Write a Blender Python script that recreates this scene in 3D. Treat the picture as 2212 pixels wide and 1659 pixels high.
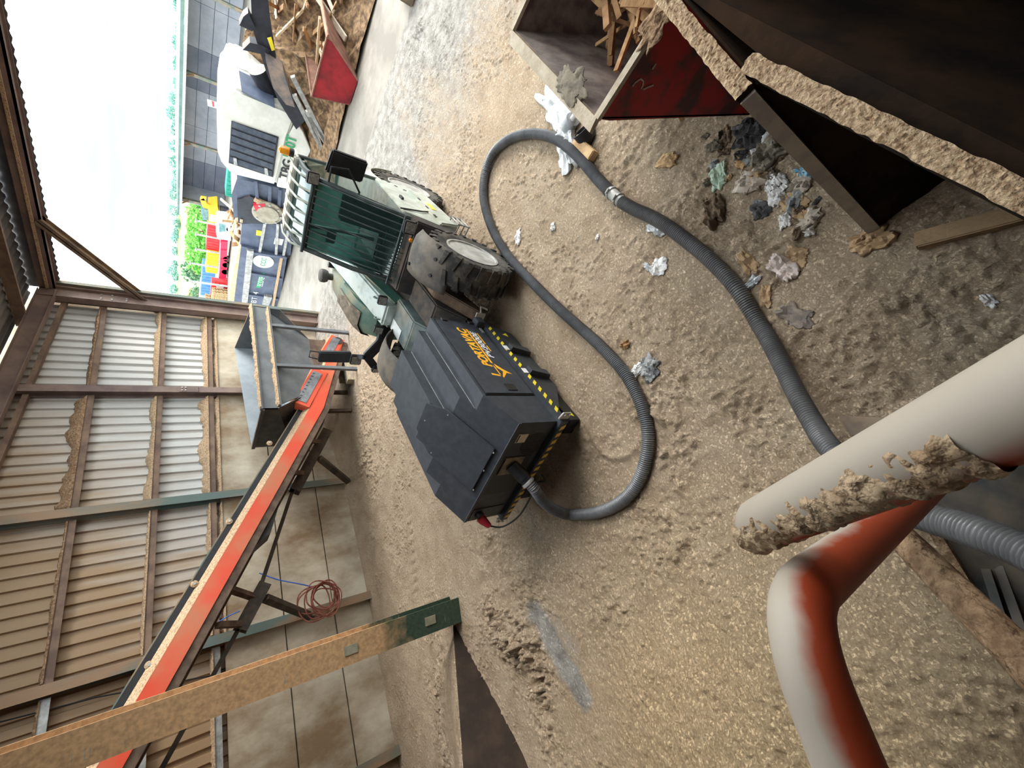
import bpy, bmesh, math, random
import numpy as np
from mathutils import Vector, Matrix

for o in list(bpy.data.objects): bpy.data.objects.remove(o, do_unlink=True)
scene = bpy.context.scene
col = scene.collection
rnd = random.Random(7)

# ------------------------------------------------------------------ camera
# world: X runs along the clad wall towards the open end, Y towards that wall, Z up
FPX = 907.0
PITCH, ROLL, YAW = math.radians(38.7), math.radians(-1.65), math.radians(51.5)
CAM = np.array([0.0, 0.0, 3.7])
_fh = np.array([math.cos(YAW), math.sin(YAW), 0.0])
_r0 = np.array([math.sin(YAW), -math.cos(YAW), 0.0])
_up = np.array([0, 0, 1.0])
FW = _fh*math.cos(PITCH) - _up*math.sin(PITCH)
_d0 = -(_fh*math.sin(PITCH) + _up*math.cos(PITCH))
DN = math.cos(ROLL)*_d0 - math.sin(ROLL)*_r0
RT = math.sin(ROLL)*_d0 + math.cos(ROLL)*_r0
cd = bpy.data.cameras.new('camera')
cam = bpy.data.objects.new('camera', cd); col.objects.link(cam)
cd.sensor_fit = 'HORIZONTAL'; cd.sensor_width = 36.0
cd.lens = FPX/2212*36.0
cd.clip_start = 0.02; cd.clip_end = 600
M = Matrix.Identity(4)
for i in range(3):
    M[i][0] = DN[i]; M[i][1] = RT[i]; M[i][2] = -FW[i]; M[i][3] = CAM[i]
cam.matrix_world = M
scene.camera = cam

# ------------------------------------------------------------------ sky
SKY_STRENGTH = 4.4
world = bpy.data.worlds.new('sky'); scene.world = world
world.use_nodes = True
nt = world.node_tree; nt.nodes.clear()
N = nt.nodes.new; L = nt.links.new
out = N('ShaderNodeOutputWorld'); bg = N('ShaderNodeBackground')
tc = N('ShaderNodeTexCoord'); mp = N('ShaderNodeMapping')
mp.inputs['Scale'].default_value = (1.8, 1.8, 13.0)
nz = N('ShaderNodeTexNoise'); nz.inputs['Scale'].default_value = 1.6; nz.inputs['Detail'].default_value = 6
rp = N('ShaderNodeValToRGB')
rp.color_ramp.elements[0].position = 0.40; rp.color_ramp.elements[0].color = (0.14, 0.215, 0.235, 1)
rp.color_ramp.elements[1].position = 0.60; rp.color_ramp.elements[1].color = (0.95, 0.98, 1.0, 1)
L(tc.outputs['Generated'], mp.inputs['Vector']); L(mp.outputs['Vector'], nz.inputs['Vector'])
L(nz.outputs['Fac'], rp.inputs['Fac']); L(rp.outputs['Color'], bg.inputs['Color'])
bg.inputs['Strength'].default_value = SKY_STRENGTH
L(bg.outputs['Background'], out.inputs['Surface'])


# hazy sun behind thin cloud, low beyond the open end of the shed
sd = bpy.data.lights.new('sun', 'SUN'); sd.energy = 3.8; sd.angle = math.radians(35); sd.color = (1.0, 0.965, 0.91)
sun = bpy.data.objects.new('sun', sd); col.objects.link(sun)
_az, _el = math.radians(-28), math.radians(36)
sun.rotation_euler = Vector((-math.cos(_el)*math.cos(_az), -math.cos(_el)*math.sin(_az), -math.sin(_el))).to_track_quat('-Z', 'Y').to_euler()

scene.view_settings.view_transform = 'Standard'
scene.view_settings.look = 'None'
scene.view_settings.gamma = 1.0
scene.view_settings.use_curve_mapping = False
scene.view_settings.exposure = 0.64

# ------------------------------------------------------------------ pixel helpers (a pixel gives a direction; a surface gives the distance)
def ray(x, y): return FW + DN*((x-1106.0)/FPX) + RT*((829.5-y)/FPX)
def G(x, y, z=0.0):
    r = ray(x, y); return CAM + r*((z-CAM[2])/r[2])
def PY(x, y, Y):
    r = ray(x, y); return CAM + r*((Y-CAM[1])/r[1])
def PX(x, y, X):
    r = ray(x, y); return CAM + r*((X-CAM[0])/r[0])
def PP(x, y, P0, n):
    r = ray(x, y); n = np.array(n, float); return CAM + r*(((np.array(P0)-CAM)@n)/(r@n))
def DP(x, y, w): return CAM + ray(x, y)*w

# ------------------------------------------------------------------ mesh helpers
V3 = lambda *a: np.array(a, float)
def unit(v):
    v = np.array(v, float); return v/np.linalg.norm(v)
class MB:
    def __init__(s): s.v = []; s.f = []
    def add(s, vs, fs):
        o = len(s.v); s.v += [tuple(float(c) for c in p) for p in vs]
        s.f += [[i+o for i in f] for f in fs]; return s
    def box(s, x0, x1, y0, y1, z0, z1):
        return s.add([(x0,y0,z0),(x1,y0,z0),(x1,y1,z0),(x0,y1,z0),(x0,y0,z1),(x1,y0,z1),(x1,y1,z1),(x0,y1,z1)],
                     [(3,2,1,0),(4,5,6,7),(0,1,5,4),(1,2,6,5),(2,3,7,6),(3,0,4,7)])
    def beam(s, p0, p1, w, h, up=(0,0,1)):
        p0 = np.array(p0, float); p1 = np.array(p1, float); d = unit(p1-p0)
        a = np.cross(d, up)
        if np.linalg.norm(a) < 1e-4: a = np.cross(d, (1,0,0))
        a = unit(a); b = np.cross(a, d)
        a = a*w/2; b = b*h/2
        return s.add([p0-a-b, p0+a-b, p0+a+b, p0-a+b, p1-a-b, p1+a-b, p1+a+b, p1-a+b],
                     [(3,2,1,0),(4,5,6,7),(0,1,5,4),(1,2,6,5),(2,3,7,6),(3,0,4,7)])
    def prism(s, poly, vec):
        poly = [np.array(p, float) for p in poly]; n = len(poly); vec = np.array(vec, float)
        vs = poly + [p+vec for p in poly]
        fs = [list(range(n))[::-1], list(range(n, 2*n))] + [(i, (i+1) % n, (i+1) % n+n, i+n) for i in range(n)]
        return s.add(vs, fs)
    def tube(s, pts, r, n=10, cap=True):
        pts = [np.array(p, float) for p in pts]; m = len(pts)
        rr = r if hasattr(r, '__len__') else [r]*m
        vs = []; nrm = None
        for i in range(m):
            t = unit(pts[min(i+1, m-1)] - pts[max(i-1, 0)])
            if nrm is None:
                nrm = np.cross(t, (0,0,1))
                if np.linalg.norm(nrm) < 1e-3: nrm = np.cross(t, (1,0,0))
            nrm = unit(nrm - t*(nrm@t)); b = np.cross(t, nrm)
            for k in range(n):
                a = 2*math.pi*k/n
                vs.append(pts[i] + rr[i]*(math.cos(a)*nrm + math.sin(a)*b))
        fs = [(i*n+k, i*n+(k+1) % n, (i+1)*n+(k+1) % n, (i+1)*n+k) for i in range(m-1) for k in range(n)]
        if cap: fs += [list(range(n))[::-1], list(range((m-1)*n, m*n))]
        return s.add(vs, fs)
    def cyl(s, p0, p1, r, n=14): return s.tube([p0, p1], r, n)
    def lathe(s, prof, c, axis, n=24):
        # prof: list of (radius, offset along axis)
        c = np.array(c, float); ax = unit(axis)
        a = np.cross(ax, (0,0,1))
        if np.linalg.norm(a) < 1e-3: a = np.cross(ax, (1,0,0))
        a = unit(a); b = np.cross(ax, a); vs = []; m = len(prof)
        for r, h in prof:
            for k in range(n):
                t = 2*math.pi*k/n; vs.append(c + ax*h + r*(math.cos(t)*a + math.sin(t)*b))
        fs = [(i*n+k, i*n+(k+1) % n, (i+1)*n+(k+1) % n, (i+1)*n+k) for i in range(m-1) for k in range(n)]
        fs += [list(range(n))[::-1], list(range((m-1)*n, m*n))]
        return s.add(vs, fs)
    def grid(s, P):  # P[i][j] points
        ni = len(P); nj = len(P[0])
        return s.add([P[i][j] for i in range(ni) for j in range(nj)],
                     [(i*nj+j, i*nj+j+1, (i+1)*nj+j+1, (i+1)*nj+j) for i in range(ni-1) for j in range(nj-1)])

def finish(me, mat, smooth, recalc=True):
    if recalc:
        bm = bmesh.new(); bm.from_mesh(me)
        bmesh.ops.recalc_face_normals(bm, faces=bm.faces[:]); bm.to_mesh(me); bm.free()
    if smooth:
        me.shade_smooth()
        try: me.set_sharp_from_angle(angle=math.radians(38))
        except Exception: pass
    if mat is not None: me.materials.append(mat)
    return me
def obj(name, mb, mat, parent=None, smooth=False, inv=None, bevel=0.0, recalc=True):
    me = bpy.data.meshes.new(name)
    vs = mb.v
    if inv is not None:
        A = np.array(inv); P = np.array(vs); vs = (P @ A[:3,:3].T + A[:3,3]).tolist()
    me.from_pydata(vs, [], mb.f); me.update()
    if bevel > 0:
        bm = bmesh.new(); bm.from_mesh(me)
        bmesh.ops.recalc_face_normals(bm, faces=bm.faces[:])
        es = [e for e in bm.edges if len(e.link_faces) == 2 and e.calc_face_angle(0) > 0.5]
        try: bmesh.ops.bevel(bm, geom=es, offset=bevel, segments=2, affect='EDGES', clamp_overlap=True)
        except Exception: pass
        bm.to_mesh(me); bm.free()
    finish(me, mat, smooth or bevel > 0, recalc)
    o = bpy.data.objects.new(name, me); col.objects.link(o)
    if parent is not None: o.parent = parent
    return o
def tag(o, label, cat, group=None):
    o['label'] = label; o['category'] = cat
    if group: o['group'] = group
    return o
class Thing:
    """an Empty at the base of a thing; parts are given in world (default) or local coordinates"""
    def __init__(s, name, label, cat, loc=(0,0,0), rotz=0.0, group=None, kind=None):
        s.e = bpy.data.objects.new(name, None); col.objects.link(s.e)
        s.e.empty_display_size = 0.2
        s.e.location = tuple(float(c) for c in loc); s.e.rotation_euler = (0, 0, rotz)
        s.mat = Matrix.Translation(Vector(tuple(float(c) for c in loc))) @ Matrix.Rotation(rotz, 4, 'Z')
        s.inv = s.mat.inverted()
        if kind: s.e['kind'] = kind
        if cat: s.e['category'] = cat
        if label: s.e['label'] = label
        if group: s.e['group'] = group
    def part(s, name, mb, mat, under=None, world=True, **k):
        return obj(name, mb, mat, under or s.e, inv=(s.inv if world else None), **k)
def single(name, mb, mat, label, cat, loc, group=None, rotz=0.0, **k):
    """a thing that is one mesh, its origin at loc"""
    m = Matrix.Translation(Vector(tuple(float(c) for c in loc))) @ Matrix.Rotation(rotz, 4, 'Z')
    o = obj(name, mb, mat, None, inv=m.inverted(), **k); o.matrix_world = m
    return tag(o, label, cat, group)
def copy_obj(src, parent=None, name=None):
    c = src.copy(); col.objects.link(c); c.parent = parent
    return c

def catmull(P, step):
    P = [np.array(p, float) for p in P]; out = []
    P = [2*P[0]-P[1]] + P + [2*P[-1]-P[-2]]
    for i in range(1, len(P)-2):
        p0, p1, p2, p3 = P[i-1:i+3]; n = max(2, int(np.linalg.norm(p2-p1)/step))
        for k in range(n):
            t = k/n
            out.append(0.5*((2*p1)+(-p0+p2)*t+(2*p0-5*p1+4*p2-p3)*t*t+(-p0+3*p1-3*p2+p3)*t**3))
    out.append(P[-2]); return out
def resample(P, step):
    P = np.array(P); d = np.r_[0, np.cumsum(np.linalg.norm(np.diff(P, axis=0), axis=1))]
    s = np.arange(0, d[-1], step)
    return np.stack([np.interp(s, d, P[:, k]) for k in range(3)], 1)

# ------------------------------------------------------------------ procedural materials
def srgb(r, g, b):
    f = lambda c: (c/255/12.92) if c/255 <= 0.04045 else ((c/255+0.055)/1.055)**2.4
    return (f(r), f(g), f(b), 1.0)
MATS = {}
DUST = srgb(176, 146, 112)
def mat(name, c1, c2=None, scale=4.0, rough=0.6, metal=0.0, bump=0.0, bscale=40.0, dust=0.0, dnoise=3.0, detail=5,
        lo=0.4, hi=0.62, spec=0.5, stretch=None, emit=0.0, alpha=1.0, trans=0.0, dcol=None, dlo=0.35, coat=0.0):
    if name in MATS: return MATS[name]
    m = bpy.data.materials.new(name); m.use_nodes = True; MATS[name] = m
    nt = m.node_tree; N = nt.nodes.new; L = nt.links.new
    b = nt.nodes['Principled BSDF']
    b.inputs['Roughness'].default_value = rough; b.inputs['Metallic'].default_value = metal
    b.inputs['Specular IOR Level'].default_value = spec
    b.inputs['Alpha'].default_value = alpha
    b.inputs['Transmission Weight'].default_value = trans
    b.inputs['Coat Weight'].default_value = coat
    tc = N('ShaderNodeTexCoord'); vec = tc.outputs['Object']
    if stretch:
        mp = N('ShaderNodeMapping'); mp.inputs['Scale'].default_value = stretch
        L(vec, mp.inputs['Vector']); vec = mp.outputs['Vector']
    colr = None
    if c2 is not None:
        nz = N('ShaderNodeTexNoise'); nz.inputs['Scale'].default_value = scale; nz.inputs['Detail'].default_value = detail
        nz.inputs['Roughness'].default_value = 0.62
        L(vec, nz.inputs['Vector'])
        rp = N('ShaderNodeValToRGB'); rp.color_ramp.elements[0].position = lo; rp.color_ramp.elements[1].position = hi
        rp.color_ramp.elements[0].color = c1; rp.color_ramp.elements[1].color = c2
        L(nz.outputs['Fac'], rp.inputs['Fac']); colr = rp.outputs['Color']
    if dust > 0:
        # settled sawdust: lies on faces that look up
        ge = N('ShaderNodeNewGeometry'); sp = N('ShaderNodeSeparateXYZ'); L(ge.outputs['True Normal'], sp.inputs['Vector'])
        mr = N('ShaderNodeMapRange'); mr.inputs['From Min'].default_value = dlo; mr.inputs['From Max'].default_value = 0.9
        L(sp.outputs['Z'], mr.inputs['Value'])
        n2 = N('ShaderNodeTexNoise'); n2.inputs['Scale'].default_value = dnoise; n2.inputs['Detail'].default_value = 6
        L(tc.outputs['Object'], n2.inputs['Vector'])
        m2 = N('ShaderNodeMapRange'); m2.inputs['From Min'].default_value = 0.36; m2.inputs['From Max'].default_value = 0.6
        m2.inputs['To Min'].default_value = max(0.0, dust-0.45); m2.inputs['To Max'].default_value = dust
        L(n2.outputs['Fac'], m2.inputs['Value'])
        mu = N('ShaderNodeMath'); mu.operation = 'MULTIPLY'
        L(mr.outputs['Result'], mu.inputs[0]); L(m2.outputs['Result'], mu.inputs[1])
        mx = N('ShaderNodeMix'); mx.data_type = 'RGBA'
        L(mu.outputs['Value'], mx.inputs['Factor'])
        if colr is not None: L(colr, mx.inputs['A'])
        else: mx.inputs['A'].default_value = c1
        mx.inputs['B'].default_value = dcol or DUST
        colr = mx.outputs['Result']
        rr = N('ShaderNodeMapRange'); rr.inputs['To Min'].default_value = rough; rr.inputs['To Max'].default_value = 0.95
        L(mu.outputs['Value'], rr.inputs['Value']); L(rr.outputs['Result'], b.inputs['Roughness'])
    if colr is not None: L(colr, b.inputs['Base Color'])
    else: b.inputs['Base Color'].default_value = c1
    if emit > 0:
        b.inputs['Emission Color'].default_value = c1; b.inputs['Emission Strength'].default_value = emit
    if bump > 0:
        n3 = N('ShaderNodeTexNoise'); n3.inputs['Scale'].default_value = bscale; n3.inputs['Detail'].default_value = 4
        L(vec, n3.inputs['Vector'])
        bp = N('ShaderNodeBump'); bp.inputs['Strength'].default_value = bump; bp.inputs['Distance'].default_value = 0.02
        L(n3.outputs['Fac'], bp.inputs['Height']); L(bp.outputs['Normal'], b.inputs['Normal'])
    return m

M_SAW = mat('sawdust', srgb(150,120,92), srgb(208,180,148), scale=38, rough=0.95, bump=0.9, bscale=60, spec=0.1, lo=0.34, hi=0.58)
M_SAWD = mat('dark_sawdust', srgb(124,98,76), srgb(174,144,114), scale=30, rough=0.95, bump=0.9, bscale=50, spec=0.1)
M_CONC = mat('concrete_panel', srgb(138,114,86), srgb(204,194,174), scale=0.9, rough=0.85, bump=0.25, bscale=18, lo=0.36, hi=0.62, stretch=(1,1,0.6), detail=9)
M_CLAD = mat('cladding', srgb(146,118,94), srgb(214,212,210), scale=0.55, rough=0.45, metal=0.25, bump=0.05, bscale=30, lo=0.34, hi=0.58, stretch=(1,1,0.35))
M_STEELBR = mat('dusty_steel', srgb(104,82,70), srgb(138,112,92), scale=2.5, rough=0.7, bump=0.2, bscale=40, dust=0.9)
M_STEELGR = mat('green_grey_steel', srgb(92,110,104), srgb(150,128,102), scale=1.6, rough=0.6, bump=0.15, dust=0.9)
M_GALV = mat('galvanised', srgb(150,150,148), srgb(186,188,186), scale=8, rough=0.45, metal=0.4, dust=0.3)
M_DARK = mat('dark_steel', srgb(40,38,38), srgb(66,60,56), scale=5, rough=0.55, bump=0.1, dust=0.5)
M_BLACK = mat('black_plastic', srgb(24,24,26), srgb(36,36,38), scale=6, rough=0.5)
M_RUBBER = mat('tyre_rubber', srgb(40,39,38), srgb(92,84,74), scale=6, rough=0.85, bump=0.3, bscale=60, lo=0.42, hi=0.66)
# ================================================================== floor
def _hash(ix, iy, seed):
    h = (ix.astype(np.int64)*374761393 + iy.astype(np.int64)*668265263 + seed*974634773) & 0xffffffff
    h = ((h ^ (h >> 13))*1274126177) & 0xffffffff
    h = (h ^ (h >> 16)) & 0xffffff
    return h/float(0xffffff)*2-1
def vnoise(x, y, seed=0):
    ix = np.floor(x); iy = np.floor(y); fx = x-ix; fy = y-iy
    fx = fx*fx*fx*(fx*(fx*6-15)+10); fy = fy*fy*fy*(fy*(fy*6-15)+10)
    a = _hash(ix, iy, seed); b = _hash(ix+1, iy, seed); c = _hash(ix, iy+1, seed); d = _hash(ix+1, iy+1, seed)
    return (a*(1-fx)+b*fx)*(1-fy) + (c*(1-fx)+d*fx)*fy
def fbm(x, y, s, oct=4, seed=0):
    t = 0; a = 1; n = 0
    for o in range(oct):
        c_, s_ = math.cos(0.7*o+seed), math.sin(0.7*o+seed)
        t = t + a*vnoise((x*c_-y*s_)/s+o*17.3, (x*s_+y*c_)/s-o*9.1, seed+o); n += a; a *= 0.5; s *= 0.5
    return t/n
def billow(x, y, s, oct=3, seed=0):
    t = 0; a = 1; n = 0
    for o in range(oct):
        t = t + a*(1-np.abs(vnoise(x/s+o*7.7, y/s+o*3.3, seed+o))*2); n += a; a *= 0.5; s *= 0.47
    return t/n
# trodden-up, crumbly patches: pixel of the patch, radius in metres, height in metres
LUMPS = [(958,1400,.3,.06),(962,1480,.35,.07),(972,1570,.4,.07),(985,1640,.4,.07),(930,1500,.4,.03),(940,1350,.4,.04),(1560,880,.8,.05),(1480,1010,.6,.06),(1470,1140,.55,.06),(1560,1030,.5,.05),(1700,690,.6,.05),(1800,640,.6,.06),
 (1850,760,.45,.06),(1720,900,.4,.04),(1410,890,.22,.08),(1345,985,.28,.05),(1060,1190,.5,.05),(1140,1290,.5,.06),(1130,1390,.42,.2),(1090,1340,.36,.2),(1170,1480,.25,.16),(1120,1430,.25,.08),
 (1180,1560,.25,.06),(1240,1200,.6,.035),(1330,1280,.5,.04),(1400,1180,.5,.035),(1410,320,.45,.05),(1520,400,.5,.05),(1700,500,.5,.07),(1600,480,.5,.05),
 (1900,590,.5,.07),(1440,560,.6,.02),(1330,560,.5,.015),(1420,640,.4,.02),(1270,660,.5,.012),(1990,660,.4,.06),(2100,640,.4,.05),(1650,1060,.25,.06),(1560,640,.5,.03),
 (1500,800,.45,.035),(1430,1380,.45,.025),(1240,1090,.35,.02),(800,980,.9,.05),(790,860,.9,.04),(860,980,.8,.02),(905,60,.5,.05)]
LUMPC = [(G(a_, b_), r_, h_) for (a_, b_, r_, h_) in LUMPS]
SCUFF = G(1330, 915)
PL0, PL1 = V3(0.55, 7.12, 0), V3(-1.80, 6.06, 0)          # foot of the low retaining plate
def plate_h(t): return 0.06 + 1.10*np.clip(t, 0, 1)
TRACK = []                                                # tyre-lug dents
for k in range(9):
    a = G(885+k*1.8, 1112+k*21); TRACK.append((a[0], a[1]))
def terrain(x, y, fine=True):
    x = np.asarray(x, float); y = np.asarray(y, float)
    z = 0.02*fbm(x, y, 1.7, 3, 3)
    # heap behind the retaining plate, dying out towards the wall
    d = (PL1-PL0)[:2]; ln = math.hypot(*d); u = d/ln; n = np.array([u[1], -u[0]])
    if n[1] < 0: n = -n
    rx = x-PL0[0]; ry = y-PL0[1]
    t = (rx*u[0]+ry*u[1])/ln; s = rx*n[0]+ry*n[1]
    hb = plate_h(t)*np.clip((t+0.02)/0.1, 0, 1)
    z = z + np.where(s > 0.02, hb*np.exp(-(np.clip(s-0.02, 0, 9)/1.5)**1.6), 0)
    z = z + np.where(s <= 0.02, 0.20*np.clip((t-0.75)/0.6, 0, 1)*np.exp(-(np.abs(s)/0.8)**2)*(t < 2.5), 0)
    # banks of dust along the wall
    z = z + 0.30*np.exp(-((10.75-y)/0.75)**2)*np.exp(-((x-7.6)/1.9)**2)
    z = z + 0.10*np.exp(-((10.75-y)/0.5)**2)
    # heap of fresh shavings below the gangway
    z = z + 0.95*np.exp(-(((x+1.7)/1.35)**2 + ((y-2.1)/1.7)**2)) + 0.35*np.exp(-(((x+0.6)/0.9)**2 + ((y-1.0)/0.8)**2))
    if fine:
        amp = np.full_like(x, 0.0)
        for (c, r, a) in LUMPC:
            w = np.exp(-(((x-c[0])**2+(y-c[1])**2)/(r*r*1.3)))
            amp = np.maximum(amp, a*w)
        edge = np.clip((12.5-x)/2.5, 0.12, 1)
        pm = np.clip(fbm(x, y, 0.34, 2, 61)*2.2+0.75, 0, 1)
        z = z + amp*(0.40*billow(x, y, 0.25, 2, 5) + pm*(0.55*np.clip((vnoise(x/0.075, y/0.075, 43)-0.05)/0.22, 0, 1) + 0.50*np.clip((vnoise(x/0.040, y/0.040, 41)-0.10)/0.25, 0, 1) + 0.25*vnoise(x/0.028, y/0.028, 47)) + 0.1)*0.90
        z = z + 0.006*edge*fbm(x, y, 0.12, 3, 21) + 0.014*edge*np.clip(fbm(x, y, 0.5, 2, 31), 0, 1)*billow(x, y, 0.05, 2, 8)
        # crumbs scattered on the trodden floor
        cr = vnoise(x/0.042, y/0.042, 77); z = z + 0.016*edge*np.clip((cr-0.38)/0.18, 0, 1)*np.clip(fbm(x, y, 0.7, 3, 9)*2.2+0.30, 0, 1)
        shv_ = np.clip(np.exp(-(((x+1.6)/1.7)**2+((y-2.6)/2.3)**2))*1.4-0.15, 0, 1); z = z + 0.016*shv_*vnoise(x/0.035, y/0.035, 55)
        for (tx, ty) in TRACK:
            z = z - 0.02*np.exp(-(((x-tx)/0.035)**2)*0.9-((y-ty)/0.14)**2)
        # round wheel scuff under the hose
        c = SCUFF; rr = np.hypot(x-c[0], y-c[1]); z = z + 0.025*np.exp(-((rr-0.36)/0.035)**2)*(x < c[0]+0.25)
    return z
def zt(x, y): return float(terrain(np.array([x]), np.array([y]))[0])
def GT(x, y, dz=0.0):
    """pixel -> point on the dust floor"""
    p = G(x, y)
    for _ in range(5): p = G(x, y, zt(p[0], p[1])+dz)
    return p

def soil_material():
    m = bpy.data.materials.new('sawdust_floor'); m.use_nodes = True
    nt = m.node_tree; N = nt.nodes.new; L = nt.links.new; b = nt.nodes['Principled BSDF']
    b.inputs['Roughness'].default_value = 0.93; b.inputs['Specular IOR Level'].default_value = 0.15
    tc = N('ShaderNodeTexCoord'); at = N('ShaderNodeAttribute'); at.attribute_name = 'mask'
    sp = N('ShaderNodeSeparateColor'); L(at.outputs['Color'], sp.inputs['Color'])
    def ramp(scale, a, c, lo, hi, det=6):
        nz = N('ShaderNodeTexNoise'); nz.inputs['Scale'].default_value = scale; nz.inputs['Detail'].default_value = det
        L(tc.outputs['Object'], nz.inputs['Vector']); rp = N('ShaderNodeValToRGB')
        rp.color_ramp.elements[0].position = lo; rp.color_ramp.elements[1].position = hi
        rp.color_ramp.elements[0].color = a; rp.color_ramp.elements[1].color = c
        L(nz.outputs['Fac'], rp.inputs['Fac']); return rp.outputs['Color'], nz.outputs['Fac']
    saw, f1 = ramp(3.0, srgb(178,156,130), srgb(204,183,157), 0.35, 0.65)
    fine, f2 = ramp(70.0, srgb(146,121,97), srgb(212,191,166), 0.3, 0.72, 3)
    con, f3 = ramp(5.0, srgb(150,144,136), srgb(186,180,172), 0.35, 0.65)
    shv, f4 = ramp(55.0, srgb(172,142,106), srgb(222,196,156), 0.3, 0.7, 4)
    def mix(fac, A, B):
        mx = N('ShaderNodeMix'); mx.data_type = 'RGBA'
        if isinstance(fac, float): mx.inputs['Factor'].default_value = fac
        else: L(fac, mx.inputs['Factor'])
        L(A, mx.inputs['A']); L(B, mx.inputs['B']); return mx.outputs['Result']
    c = mix(0.35, saw, fine); c = mix(sp.outputs['Blue'], c, shv)
    # bare concrete shows through where the floor is swept
    ma = N('ShaderNodeMath'); ma.operation = 'ADD'; L(sp.outputs['Red'], ma.inputs[0])
    mb_ = N('ShaderNodeMapRange'); mb_.inputs['From Min'].default_value = 0.3; mb_.inputs['From Max'].default_value = 0.7
    mb_.inputs['To Min'].default_value = -0.5; mb_.inputs['To Max'].default_value = 0.05
    nz2 = N('ShaderNodeTexNoise'); nz2.inputs['Scale'].default_value = 9.0; nz2.inputs['Detail'].default_value = 8
    L(tc.outputs['Object'], nz2.inputs['Vector']); L(nz2.outputs['Fac'], mb_.inputs['Value']); L(mb_.outputs['Result'], ma.inputs[1])
    cl = N('ShaderNodeClamp'); L(ma.outputs['Value'], cl.inputs['Value'])
    c = mix(cl.outputs['Result'], c, con)
    L(c, b.inputs['Base Color'])
    bp = N('ShaderNodeBump'); bp.inputs['Strength'].default_value = 0.8; bp.inputs['Distance'].default_value = 0.012
    nzb = N('ShaderNodeTexNoise'); nzb.inputs['Scale'].default_value = 30; nzb.inputs['Detail'].default_value = 8; nzb.inputs['Roughness'].default_value = 0.75
    L(tc.outputs['Object'], nzb.inputs['Vector'])
    crp = N('ShaderNodeMapRange'); crp.interpolation_type = 'SMOOTHSTEP'; crp.inputs['From Min'].default_value = 0.42; crp.inputs['From Max'].default_value = 0.60; L(nzb.outputs['Fac'], crp.inputs['Value']); L(crp.outputs['Result'], bp.inputs['Height'])
    vo = N('ShaderNodeTexVoronoi'); vo.inputs['Scale'].default_value = 26; L(tc.outputs['Object'], vo.inputs['Vector'])
    b2 = N('ShaderNodeBump'); b2.inputs['Strength'].default_value = 0.5; b2.inputs['Distance'].default_value = 0.02; b2.invert = True
    L(vo.outputs['Distance'], b2.inputs['Height']); L(bp.outputs['Normal'], b2.inputs['Normal']); L(b2.outputs['Normal'], b.inputs['Normal'])
    return m
def blob(x, y, P, r):
    """soft mask round a polyline given in pixels"""
    Q = [G(*p) for p in P]; d = np.full_like(x, 1e9)
    for a, b in zip(Q[:-1], Q[1:]):
        ab = (b-a)[:2]; t = np.clip(((x-a[0])*ab[0]+(y-a[1])*ab[1])/(ab@ab+1e-9), 0, 1)
        d = np.minimum(d, np.hypot(x-a[0]-t*ab[0], y-a[1]-t*ab[1]))
    return np.clip(1.5-d/r, 0, 1)
def make_floor():
    xs = np.concatenate([np.arange(-4.6, -2.2, 0.05), np.arange(-2.2, 6.4, 0.0165), np.arange(6.4, 11.45, 0.024)])
    ys = np.concatenate([np.arange(-4.5, -0.9, 0.06), np.arange(-0.9, 8.3, 0.0165), np.arange(8.3, 10.87, 0.024)])
    X, Y = np.meshgrid(xs, ys, indexing='ij'); Z = terrain(X, Y)
    nx, ny = X.shape
    edge = np.clip(np.minimum.reduce([(11.44-X)/0.5]), 0, 1); Z = Z*edge
    me = bpy.data.meshes.new('floor')
    co = np.stack([X, Y, Z], -1).reshape(-1, 3).astype(np.float32)
    me.vertices.add(nx*ny); me.vertices.foreach_set('co', co.ravel())
    i = np.arange(nx-1)[:, None]; j = np.arange(ny-1)[None, :]
    q = np.stack([i*ny+j, (i+1)*ny+j, (i+1)*ny+j+1, i*ny+j+1], -1).reshape(-1, 4).astype(np.int32)
    nq = len(q)
    me.loops.add(nq*4); me.loops.foreach_set('vertex_index', q.ravel())
    me.polygons.add(nq); me.polygons.foreach_set('loop_start', np.arange(0, nq*4, 4, dtype=np.int32))
    me.update(calc_edges=True)
    me.shade_smooth()
    bare = np.zeros_like(X)
    for P, r, k in [([(1165,1330),(1215,1420),(1262,1490)], .16, 1.7),([(1190,1350),(1235,1400)], .2, .6),([(1145,1100),(1160,1150)], .15, .55),([(1010,180),(900,330),(860,420)], .9, .30),
                    ([(870,10),(760,330)], .8, .55),([(1000,20),(930,160)], .8, .3),([(1180,420),(1130,340)], .5, .25),([(1240,500),(1290,600)], .3, .2),([(760,420),(740,620)], 1.2, .5),([(860,300),(800,120)], .7, .4)]:
        bare = np.maximum(bare, k*blob(X, Y, P, r))
    bare = np.maximum(bare, 2.0*np.clip((X-5.6)/4.4, 0, 1)*(0.75+0.5*fbm(X*0.35+Y*0.2, Y*1.3, 0.9, 3, 91)))
    shv = np.clip(np.exp(-(((X+1.6)/1.7)**2+((Y-2.6)/2.3)**2))*1.4-0.15, 0, 1)*0.85
    ca = me.color_attributes.new('mask', 'FLOAT_COLOR', 'POINT')
    arr = np.ones((nx*ny, 4), np.float32); arr[:, 0] = bare.ravel(); arr[:, 1] = 0; arr[:, 2] = shv.ravel()
    ca.data.foreach_set('color', arr.ravel())
    me.materials.append(soil_material())
    o = bpy.data.objects.new('floor', me); col.objects.link(o); o['kind'] = 'structure'
    o['label'] = 'shed floor covered in trodden sawdust'
    return o
make_floor()

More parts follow.
